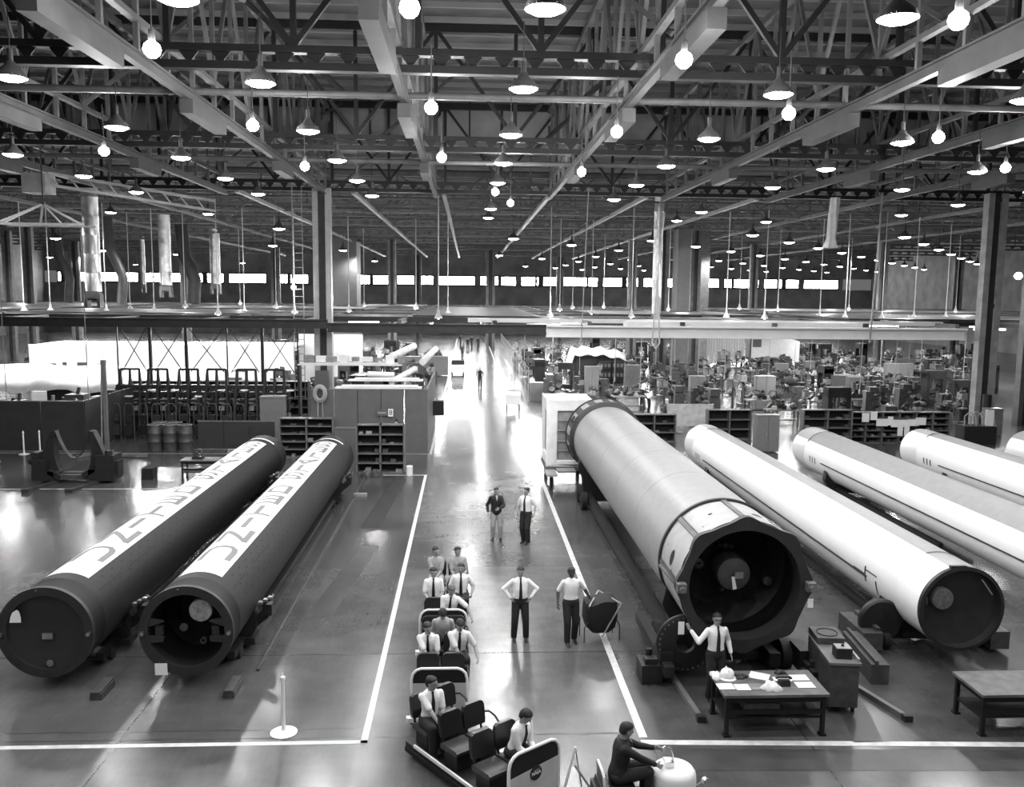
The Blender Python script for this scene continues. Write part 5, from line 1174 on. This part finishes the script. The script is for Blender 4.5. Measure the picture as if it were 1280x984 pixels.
tag(MB().sph((0, 0, 0), .26, n=12).build('wall_lamp', 'bulb', loc=(D(1273, 345, 62).x, 62, D(1273, 345, 62).z)), 'large round glaring lamp at the right edge beyond the column', 'lamp')
b = MB(); sp = D(48, 280, 38.5); t = empty('lifting_spreader', (sp.x, 38.5, sp.z), label='triangular pale lifting spreader hanging at upper left', cat='lifting spreader')
MB().bar((-1.9, 0, 0), (1.9, 0, 0), .1).bar((-1.9, 1.2, 0), (1.9, 1.2, 0), .08).build('beam', 'steel3', t, smooth=False); b = MB()
for x in (-1.8, -1.5, -.5, .5, 1.8): b.bar((x, 0 if abs(x) > 1 else 1.2, 0), (x * .05, .5, .85), .13 if abs(x) > 1 else .09, .06)
b.build('struts', 'panel', t, smooth=False); MB().cyl((0, .5, .85), (0, .5, 13.9 - sp.z), .03, 6).build('hoist_cable', 'steel', t)
b = MB()
for x in (-1.75, 1.75): b.cyl((x, 0, 0), (x, 0, -sp.z + 3.0), .02, 6)
b.build('drop_cables', 'steel2', t)
# overhead crane bridge end at upper left
cr_ = D(60, 228, 40); t = empty('crane_hoist', (cr_.x, 40, cr_.z), label='crane hoist carriage with lattice boom at the upper left', cat='crane hoist')
MB().box(-.9, .1, -.5, .5, -.5, .35).build('carriage', 'steel3', t, smooth=False); b = MB(); b.bar((0, 0, .4), (5.5, 6, -.1), .12).bar((0, 0, -.1), (5.5, 6, -.6), .12)
for k in range(9): b.bar((k * .6, k * .66, .4 - k * .055), (k * .6 + .3, k * .66 + .3, -.1 - k * .055), .07)
b.build('lattice_boom', 'steel3', t, smooth=False)
b = MB(); cc = D(1038, 310, 52); n = 20; vs = []; fs = []
for i in range(12):
    z = cc.z + (13.8 - cc.z) * i / 11; w_ = .26 if i > 1 else .42 - .1 * i
    for k in range(n):
        a = 2 * pi * k / n; q = 1 + .18 * sin(5 * a + i * .3); vs.append((cc.x + w_ * q * cos(a) + .12 * i / 11, 52 + w_ * q * sin(a), z))
for i in range(11):
    for k in range(n): fs.append((i * n + k, i * n + (k + 1) % n, (i + 1) * n + (k + 1) % n, (i + 1) * n + k))
tag(b.add(vs, fs).build('hanging_canvas', 'cloth'), 'white canvas sleeve hanging from the trusses at right', 'canvas')
ch = D(820, 420, 49.5); tag(MB().tube([(0, 0, 4.5), (-.18, 0, 1.2), (-.22, 0, .6), (0, 0, .25), (.22, 0, .6), (.18, 0, 1.2), (0.02, 0, 4.5)], .045, 8).tube([(0, 0, 4.5), (.3, 0, 8)], .03, 6).build('sling_hook', 'panel', loc=(ch.x, 49.5, ch.z - 1.0)), 'pale sling hook hanging before the low walkway', 'hook')
for px in (1093, 730):
    p = D(px, 366, 50); tag(MB().bar((p.x - .1, 50, 5.2), (p.x + .15, 50, 13.9), .08 if px == 1093 else .05).build('hanging_rod', 'steel3'), 'pale rod hanging from the trusses near the ' + ('canvas sleeve' if px == 1093 else 'aisle'), 'rod')
# ------------------------------------------------------------------ machine shop beyond the tanks
def box_px(x0, x1, yt, yb):
    a = W(x0, yb); c = W(x1, yb); Y = a.y; return (a.x + c.x) / 2, Y, c.x - a.x, D(x0, yt, Y).z
def locker(px, label, m='locker', dp=.6, name='locker', cat='locker', group=None):
    x, y, w, h = box_px(*px); t = empty(name, (x, y, 0), label=label, cat=cat, group=group)
    MB().box(-w / 2, w / 2, 0, dp, .06, h).box(-w / 2 - .02, w / 2 + .02, -.02, dp, h, h + .04).build('body', m, t, smooth=False)
    n = 2 if w > .9 else 1
    for i in range(n):
        d_ = MB().box(-w / 2 + i * w / n + .03, -w / 2 + (i + 1) * w / n - .03, -.03, 0, .1, h - .05).build('door', m, t, smooth=False); MB().cbox((-w / 2 + (i + .85) * w / n, -.05, h * .5), (.03, .04, .15)).build('handle', 'steel3', d_, smooth=False)
    return t
for px, lab in [((944, 968, 471, 513), 'tall grey double locker in the middle of the machine shop'), ((862, 880, 471, 507), 'tall grey locker left of the double one, white top'), ((731, 748, 459, 500), 'tall grey locker behind the huge tank, near the white sheet'), ((781, 799, 457, 484), 'shorter grey locker right of the white sheet'), ((855, 872, 440, 466), 'grey locker far off between machines'), ((970, 985, 455, 480), 'dark locker under the hanging white board'), ((683, 700, 468, 500), 'grey locker beside the aisle fence'), ((945, 973, 520, 566), 'dark grey cabinet between the white tanks and the shelving'), ((1107, 1140, 455, 482), 'wide dark locker before the right column'), ((1060, 1078, 472, 500), 'pale grey locker beside the pallet of machines'), ((898, 912, 440, 462), 'narrow grey locker far off before the striped curtain'), ((1006, 1018, 452, 470), 'small grey locker far off beyond the pale board'), ((1233, 1252, 512, 545), 'grey cabinet behind the big right column'), ((1040, 1075, 470, 496), 'low grey double cabinet right of the white-shirted worker'), ((500, 528, 446, 470), 'grey screen cabinet at the far left side of the aisle'), ((530, 560, 446, 470), 'grey screen cabinet nearest the aisle at left')]:
    locker(px, lab)
shelving('steel_shelving', 'dark open shelving with papers behind the first white tank', 13.2, 15.6, 46.3, 1.65, nx=2, nz=3, fill=False)
shelving('steel_shelving', 'low shelving with cloth on top behind the second white tank', 17.7, 20.3, 44.2, 1.95, nx=2, nz=4)
shelving('parts_bins', 'wide dark parts bins with white sheets, behind the second white tank', 20.6, 26.2, 45.2, 1.7, nx=6, nz=5)
shelving('steel_shelving', 'dark shelving behind the huge tank right of its far end', 8.9, 11.2, 45.5, 1.5, nx=2, nz=3)
for k, (px, py, w_, h_) in enumerate([(1082, 522, .55, .6), (1092, 520, .5, .55), (1102, 528, .9, .5), (1112, 526, .4, .6), (1124, 529, 1.4, .5), (1140, 528, .9, .45), (1123, 537, .4, .8), (1131, 537, .4, .8), (1148, 526, .8, .5)]):
    p = D(px, py, 45); tag(MB().box(-w_ * .36, w_ * .36, -.02, 0, -h_ * .4, h_ * .4).build('posted_sheet', 'white', loc=(p.x, 45 - k * .03, p.z)), 'white sheet posted on the parts bins', 'paper', 'white sheets on the parts bins')
x, y, w, h = box_px(832, 890, 505, 538); t = empty('white_board', (x, y, 0), label='wide pale board standing right behind the huge tank', cat='board')
MB().box(-w / 2, w / 2, 0, .05, .25, h).build('board', mat('mottled_pale_board', .6, .5, noise=.2, scale=3), t, smooth=False); MB().box(-w / 2 - .05, -w / 2, -.1, .15, 0, h).box(w / 2, w / 2 + .05, -.1, .15, 0, h).build('posts', 'steel2', t, smooth=False)
for k, x in enumerate((11.0, 11.35)):
    t = empty('gas_bottle', (x, 48.8, 0), label=['left', 'right'][k] + ' one of two gas bottles beside the pale board', cat='gas bottle'); MB().lathe([(0, 0), (.13, 0), (.13, 1.2), (.06, 1.4), (.05, 1.5)], n=16).build('bottle', ['white', 'dark'][k], t); MB().cyl((0, 0, 1.5), (0, 0, 1.6), .04, 8).build('valve', 'metal', t)
# pale hanging boards and curtain
a = D(940, 424, 88); c = D(1000, 424, 88); t = empty('hanging_board', ((a.x + c.x) / 2, 88, 0), label='large pale slanted board hanging over the far machines', cat='board')
w = (c.x - a.x) / 2; MB().prism([(-w, 1.4), (-w * .3, 1.7), (w, 1.0), (w, 3.2), (w * .2, 3.8), (-w, 4.3)], 0, .08).build('board', 'panel', t, smooth=False); MB().box(-w + .1, -w + 1, -.05, 0, 2.6, 3.4).build('notice', 'mid', t, smooth=False)
a = D(868, 420, 96); c = D(932, 420, 96); b = MB(); n = 40
for k in range(n): b.box(a.x + (c.x - a.x) * k / n, a.x + (c.x - a.x) * (k + .82) / n, 96 + .1 * (k % 2), 96.1 + .1 * (k % 2), .3, 4.6)
tag(b.build('strip_curtain', 'panel', smooth=False), 'pale striped curtain wall far behind the machines', 'curtain')
# white sheet on the right
b = MB(); a = W(714, 470); vs = []; fs = []; cx = D(748, 445, 76).x
for j in range(8):
    for i in range(19):
        u = i / 18; x = cx - 2.7 + 5.2 * u; yy = 76 + j * .5; z = 2.9 - .5 * max(0, u - .6) * 2 + .2 * sin(pi * j / 7) + .1 * sin(i * 1.3) - (1.9 if i == 0 else (.9 if i == 1 else 0)) - (.4 if j == 0 else 0); vs.append((x, yy, z))
for j in range(7):
    for i in range(18): fs.append((j * 19 + i, j * 19 + i + 1, (j + 1) * 19 + i + 1, (j + 1) * 19 + i))
o = b.add(vs, fs).build('white_dust_sheet', 'cloth'); tag(o, 'white sheet draped over a machine right of the aisle', 'sheet'); md = o.modifiers.new('s', 'SOLIDIFY'); md.thickness = .03
tag(MB().box(cx - 2.0, cx + 2.4, 76.6, 79, 0, 2.4).build('covered_machine', 'dark'), 'dark machine under the white sheet right of the aisle', 'machine')
for k in range(4):
    t = empty('bin_rack', (cx + .6 + (k % 2) * 1.1, 75.6, .4 + (k // 2) * .85), label='dark bin rack in front of the white sheet right of the aisle', cat='rack', group='bin racks before the white sheet'); MB().box(-.5, .5, 0, .4, 0, .75).build('frame', 'dark', t, smooth=False); b = MB()
    for q in range(3): b.cbox((-.33 + q * .33, -.04, .38), (.2, .1, .3))
    b.build('bins', 'steel2', t, smooth=False)
# machine tools
def milling():
    t = empty('milling_machine', (0, 0, 0))
    MB().box(-.45, .45, -.5, .6, 0, .25).box(-.3, .3, .0, .6, .25, 1.7).build('column_casting', 'mid', t, smooth=False)
    MB().box(-.24, .24, -.65, .4, 1.6, 1.95).cyl((0, -.5, 1.35), (0, -.5, 2.1), .12, 10).build('head', 'mid', t)
    MB().box(-.75, .75, -.75, -.3, .85, .98).box(-.2, .2, -.7, 0, .5, .85).build('work_table', 'pale', t, smooth=False)
    b = MB(); b.tube([(.2, -.8, .92), (.45, -.95, .95)], .03, 6).cyl((.8, -.5, .9), (.95, -.5, .9), .13, 12); b.build('hand_wheel', 'metal', t); return t
def lathe_m():
    t = empty('lathe', (0, 0, 0)); MB().box(-1.2, -.6, -.35, .35, 0, .75).box(.7, 1.15, -.3, .3, 0, .7).box(-1.1, 1.2, -.3, .3, .7, .9).build('bed', 'mid', t, smooth=False)
    MB().box(-1.2, -.55, -.32, .32, .9, 1.35).cyl((-.55, 0, 1.12), (-.4, 0, 1.12), .2, 14).build('headstock', 'mid', t); MB().box(.7, 1.05, -.2, .2, .9, 1.25).cyl((.4, 0, 1.12), (.7, 0, 1.12), .05, 8).build('tailstock', 'pale', t)
    MB().box(-.2, .3, -.45, .3, .9, 1.05).cyl((.05, -.5, .85), (.05, -.42, .85), .12, 12).build('carriage', 'metal', t); return t
def drill():
    t = empty('drill_press', (0, 0, 0)); MB().cyl((0, .1, 0), (0, .1, 2.0), .08, 10).box(-.3, .3, -.35, .35, 0, .12).build('pillar', 'mid', t); MB().box(-.18, .18, -.4, .3, 1.55, 1.95).cyl((0, -.3, 1.1), (0, -.3, 1.6), .06, 8).build('head', 'pale', t); MB().cyl((0, -.2, .95), (0, -.2, 1.02), .28, 16).build('work_table', 'metal', t); return t
def press():
    t = empty('hydraulic_press', (0, 0, 0)); MB().box(-.7, -.45, -.4, .4, 0, 2.3).box(.45, .7, -.4, .4, 0, 2.3).box(-.7, .7, -.4, .4, 1.9, 2.5).box(-.7, .7, -.4, .4, 0, .5).build('frame', 'dark', t, smooth=False); MB().cyl((0, 0, 1.2), (0, 0, 1.95), .18, 12).build('ram', 'metal', t); return t
def bench_b():
    t = empty('shop_bench', (0, 0, 0)); MB().box(-1, 1, -.4, .4, .8, .88).build('bench_top', 'pale', t, smooth=False); b = MB()
    for sx in (-1, 1):
        for sy in (-1, 1): b.box(sx * .92 - .04, sx * .92 + .04, sy * .34 - .04, sy * .34 + .04, 0, .8)
    b.box(-.9, .9, -.3, .3, .2, .25).build('legs', 'dark', t, smooth=False); b = MB()
    for q in range(6): b.cbox((-.8 + q * .32, rnd.uniform(-.2, .2), .88 + .1), (rnd.uniform(.1, .3), .2, rnd.uniform(.05, .3)), rnd.choice((0, 1)))
    b.build('bench_clutter', ['dark', 'white'], t, smooth=False); return t
def tank_m():
    t = empty('air_receiver', (0, 0, 0)); b = MB().lathe([(0, -.9), (.3, -.85), (.4, -.7), (.4, .7), (.3, .85), (0, .9)], o=(0, 0, .75), axis='x', n=20); b.build('vessel', 'mid', t); MB().box(-.6, -.5, -.3, .3, 0, .5).box(.5, .6, -.3, .3, 0, .5).box(-.4, .2, -.25, .25, 1.12, 1.4).build('supports', 'dark', t, smooth=False); return t
def gubbins(t, n, w, d, z0, z1):
    b = MB()
    for k in range(n):
        x, y, z = r0.uniform(-w, w), r0.uniform(-d, d), r0.uniform(z0, z1); q = r0.random()
        if q < .35: b.cyl((x, y, z), (x + r0.uniform(-.25, .25), y, z + r0.uniform(.1, .4)), r0.uniform(.06, .2), 12, r0.choice((0, 0, 1)))
        elif q < .6: b.sph((x, y, z), r0.uniform(.08, .2), (1.3, 1, .8), n=10, mi=r0.choice((0, 1, 2)), m=6)
        elif q < .85: b.tube([(x, y, z), (x + .2, y, z + .25), (x + .5, y - .1, z + .2), (x + .6, y - .1, z - .2)], .035, 6, r0.choice((0, 1)))
        else: b.lathe([(.2, -.02), (.22, 0), (.2, .02)], o=(x, y, z), axis='y', n=14, mi=1)
    b.build('fittings', ['dark', 'mid', 'pale'], t)
r0 = random.Random(4)
protos = [(milling(), 'milling machine'), (lathe_m(), 'lathe'), (drill(), 'drill press'), (press(), 'press'), (bench_b(), 'workbench'), (tank_m(), 'air receiver')]
LBL = {'milling machine': 'grey milling machine among many on the machine shop floor', 'lathe': 'long grey lathe among many on the machine shop floor', 'drill press': 'slim drill press among many on the machine shop floor', 'press': 'dark two-post hydraulic press on the machine shop floor', 'workbench': 'cluttered workbench among many on the machine shop floor', 'air receiver': 'horizontal air receiver tank on the machine shop floor'}
for (p, c_), (n_, w_, d_, a_, z_) in zip(protos, ((16, .6, .5, .5, 2.0), (18, 1.1, .4, .3, 1.4), (9, .35, .3, .8, 2.0), (10, .6, .4, .6, 2.4), (14, .9, .35, .9, 1.3), (10, .8, .4, .4, 1.4))): gubbins(p, n_, w_, d_, a_, z_); kids(p)
used = {}; OCC = []
def place_machine(i, x, y, rz, sc_=1.):
    if any((x - a) ** 2 + (y - b_) ** 2 < rr for a, b_, rr in OCC): return
    OCC.append((x, y, 7.0 if i == 1 else 4.0))
    p, c_ = protos[i]
    if c_ not in used: used[c_] = 1; p.location = (x, y, 0); p.rotation_euler[2] = rz; tag(p, LBL[c_], c_, c_ + ' pieces on the shop floor'); return
    copy_tree(p, (x, y, 0), rz, scale=sc_)
r2 = random.Random(21); order = (0, 1, 2, 4, 0, 1, 4, 3, 5, 2)
cnt = 0
# right-hand shop: staggered rows
LK = [(o.location.x, o.location.y + .4, 2.2) for o in bpy.data.objects if o.parent is None and o.name.split('.')[0] in ('locker', 'person', 'column_flange', 'wall_equipment_tower')]
OCC += LK + COLS + [(cx, 77.5, 14), (8.9, 80, 5), (8.9, 83, 5), (D(431, 366, 107).x, 107, 9), (D(874, 366, 93).x, 93, 7), (D(854, 366, 80).x, 81, 6), (D(900, 420, 96).x, 96, 10), (D(1015, 480, 74).x, 74, 2)] + [(D(a, 480, b_).x, b_, 2.) for a, b_ in ((803, 62), (811, 57), (1160, 66), (930, 84), (663, 66), (478, 84), (448, 78), (975, 92), (1048, 88), (1225, 84))]
for row in range(18):
    y = 51.5 + row * 3.1; nx = int(7 + row * 1.5)
    x = 5.6 + r2.uniform(0, 1.5); xmax = .60 * y + 1.5
    while x < xmax:
        blocked = (y < 56 and 8.5 < x < 16) or (abs(y - 77) < 2.4 and abs(x - cx) < 3.8)
        if not blocked and r2.random() < (.9 if y > 56 else .75):
            place_machine(order[r2.randrange(len(order))], x, y + r2.uniform(-1.1, 1.1), r2.choice((0, pi / 2, pi, -pi / 2)) + r2.uniform(-.15, .15), r2.uniform(.85, 1.15)); cnt += 1
        x += r2.uniform(1.7, 2.9)
for row in range(14):
    y = 54 + row * 3.4; x = -3.6 - r2.uniform(0, 1)
    xmin = -14 if y < 66 else (-12 if y < 74 else -.50 * y)
    while x > xmin:
        if not (y < 66 and -4.5 < x): place_machine(order[r2.randrange(len(order))], x, y + r2.uniform(-1.2, 1.2), r2.uniform(-3, 3), r2.uniform(.85, 1.15)); cnt += 1
        x -= r2.uniform(1.8, 2.8)
# mesh fence and lamp poles along the right side of the aisle
t = empty('wire_fence', (4.4, 62, 0), label='low wire fence with posts along the right side of the aisle', cat='fence')
for k in range(14): MB().box(-.03, .03, k * 4 - .03, k * 4 + .03, 0, 2.6).build('fence_post', 'steel3', t, smooth=False)
b = MB()
for z in (.6, 1.2, 1.8, 2.5): b.box(-.015, .015, 0, 52, z, z + .03)
for k in range(60): b.box(-.01, .01, k * .87, k * .87 + .02, .1, 2.5)
b.build('fence_wires', 'steel2', t, smooth=False)
# small carts and vehicles in the aisle
x, y, w, h = box_px(563, 582, 453, 471); t = empty('burden_carrier', (-.95, 82.3, 0), label='small white utility truck far up the aisle', cat='utility truck')
b = MB().box(-.62, .62, 0, 1.0, .3, 1.0).box(-.62, .62, 1.0, 2.6, .3, .7); b.build('body', 'white', t, smooth=False); MB().box(-.62, .62, .9, 1.0, 1.0, 1.35).box(-.6, .6, .9, 1.6, 1.35, 1.4).build('windscreen_frame', 'dark', t, smooth=False)
for sx in (-1, 1):
    for sy in (.35, 2.2): b = MB(); wheel(b, (sx * .55, sy, .22), .22, .14); b.build('wheel', 'rubber', t)
x, y, w, h = box_px(632, 651, 497, 512); t = empty('push_cart', (x, y, 0), label='small white push cart on the right border of the aisle', cat='cart')
MB().box(-.5, .5, 0, .7, .35, 1.0).build('bin', 'white', t, smooth=False); MB().tube([(-.45, .7, .9), (-.45, .9, 1.2), (.45, .9, 1.2), (.45, .7, .9)], .03, 6).build('handle', 'mid', t)
for sx in (-1, 1): b = MB(); wheel(b, (sx * .42, .1, .15), .15, .06); wheel(b, (sx * .42, .6, .15), .15, .06); b.build('wheels', 'rubber', t)
tag(MB().box(-.5, .5, -.4, .4, 0, 1.3).box(-.52, .52, -.42, .42, 1.3, 1.36).build('tool_cabinet', 'locker', loc=(5.1, 63.5, 0)), 'grey tool cabinet beside the white push cart', 'cabinet')
tag(MB().box(-.3, .3, 0, .5, 1.2, 2.0).build('wall_box', 'dark', loc=(-1.6, 47, 0)), 'dark box mounted on the aisle side of the tool crib', 'box')
# far workers and walkers
far = person('p', 'far walker in dark clothes alone in the middle of the aisle', (1.04, 71.8, 0), 0, sleeve='long', shirt='jacket', tie=False, legL=(.1, .1, .09), legR=(-.1, -.1, .09)); kids(far)
copy_tree(far, (-.64, 104.5, 0), .2, 'far walker in dark clothes near the left border of the aisle')
for k, (x, y) in enumerate([(.0, 120), (.55, 124), (1.45, 122), (-1.1, 128)]): copy_tree(far, (x, y, 0), .3 * k, 'tiny far walker in the group at the end of the aisle', group='tiny walkers at the end of the aisle')
wk = person('p', 'machinist in white shirt bending beside the double locker', (D(1015, 480, 74).x, 74, 0), .6, lean=.45, hpitch=.3, armL=(.1, -.45, .15), armR=(-.1, -.45, .15), tie=False); kids(wk)
for k, (px, Y, rz, lab) in enumerate([(803, 62, 2.2, 'machinist in white shirt right of the white-topped locker'), (811, 57, 1.2, 'machinist in white shirt nearest behind the huge tank'), (1160, 66, -1, 'machinist in white shirt bending before the wide dark locker'), (930, 84, .4, 'distant machinist in white shirt before the striped curtain'), (663, 66, 2.4, 'machinist beside the aisle fence in white shirt'), (478, 84, .3, 'distant machinist left of the aisle in white shirt'), (448, 78, 1.3, 'distant machinist in white shirt behind the big left column'), (975, 92, -.4, 'distant machinist below the hanging pale board'), (1048, 88, .8, 'distant machinist right of the hanging pale board'), (1225, 84, 0, 'distant machinist by the big right column')]):
    copy_tree(wk, (D(px, 480, Y).x, Y, 0), rz, lab)
for k, (px, Y) in enumerate([(1158, 66), (930, 83)]):
    p = D(px, 460, Y); tag(MB().lathe([(0, .2), (.1, .18), (.16, .08), (.18, 0), (0, 0)], n=16).build('welding_hood', 'white', loc=(p.x + .2, Y, 1.35 + .2)), ['white hood shape hanging near the bending machinist at right', 'white hood shape far off before the striped curtain'][k], 'hood')
# equipment near the right column
x, y, w, h = box_px(1185, 1222, 533, 553); t = empty('pump_unit', (28.0, 45.2, 0), label='dark pump unit with arched hoses left of the big right column', cat='pump')
MB().box(-1.2, .6, -.4, .5, 0, 1.0).build('casing', 'dark', t, smooth=False)
for k in range(4): MB().tube([(-1.0 + k * .35, 0, 1.0), (-1.0 + k * .35, 0, 1.5), (-.8 + k * .35, -.1, 1.75), (-.55 + k * .35, -.2, 1.6), (-.5 + k * .35, -.3, 1.0)], .035, 8).build('arched_hose', 'steel3', t)
MB().box(-.1, .35, -.45, -.4, 1.05, 1.9).build('notice', 'white', t, smooth=False)
t = empty('pedestal_base', (CX2 - .3, 48.6, 0), label='dark pump pedestal with white cap at the foot of the right column', cat='pedestal'); MB().cyl((0, 0, 0), (0, 0, 2.3), .25, 14).cyl((0, 0, .9), (0, 0, 1.1), .38, 14).build('pedestal', 'dark', t); MB().cyl((.2, -.3, .3), (.2, -.3, .75), .17, 14).build('cap', 'panel', t)
for k in range(30):
    px = r2.choice((r2.uniform(650, 1240), r2.uniform(700, 1200))); Y = r2.uniform(53, 80); p = D(px, 480, Y)
    if p.x < 5: continue
    tag(MB().cbox((0, 0, .02), (r2.uniform(.3, .8), r2.uniform(.3, .6), .05), 0).build('paper_pad', 'white', loc=(p.x, Y, r2.choice((.98, 1.3, .9)))) , 'white paper or part lying on a machine in the shop', 'paper', 'white papers on shop machines') if False else None
for k in range(22):
    px = (655, 690, 724, 768, 800, 838, 842, 872, 905, 930, 960, 992, 1012, 1045, 1075, 1099, 1118, 1134, 1149, 1192, 1203, 1215)[k]; Y = r2.uniform(54, 75); p = D(px, 480, Y)
    tag(MB().cyl((0, 0, 1.6), (.03, 0, 5.95), .022, 6).cbox((0, 0, 1.6), (.1, .1, .3)).build('drop_cable', 'steel3', loc=(p.x, Y, 0)), 'thin pale service drop cable hanging over the machines', 'cable', 'service drop cables over the machines')
# ------------------------------------------------------------------ world and view
w = bpy.data.worlds.new('hall_ambient'); sc.world = w; w.use_nodes = True
w.node_tree.nodes['Background'].inputs[0].default_value = (1, 1, 1, 1); w.node_tree.nodes['Background'].inputs[1].default_value = .14
vs_ = sc.view_settings; vs_.view_transform = 'Standard'; vs_.look = 'None'; vs_.gamma = 1; vs_.use_curve_mapping = False; vs_.exposure = 0.0
sc.cycles.max_bounces = 5; sc.cycles.diffuse_bounces = 3; sc.cycles.glossy_bounces = 3; sc.cycles.use_denoising = True; sc.cycles.use_light_tree = True
sc.cycles.sample_clamp_indirect = 6; sc.cycles.caustics_reflective = False; sc.cycles.caustics_refractive = False
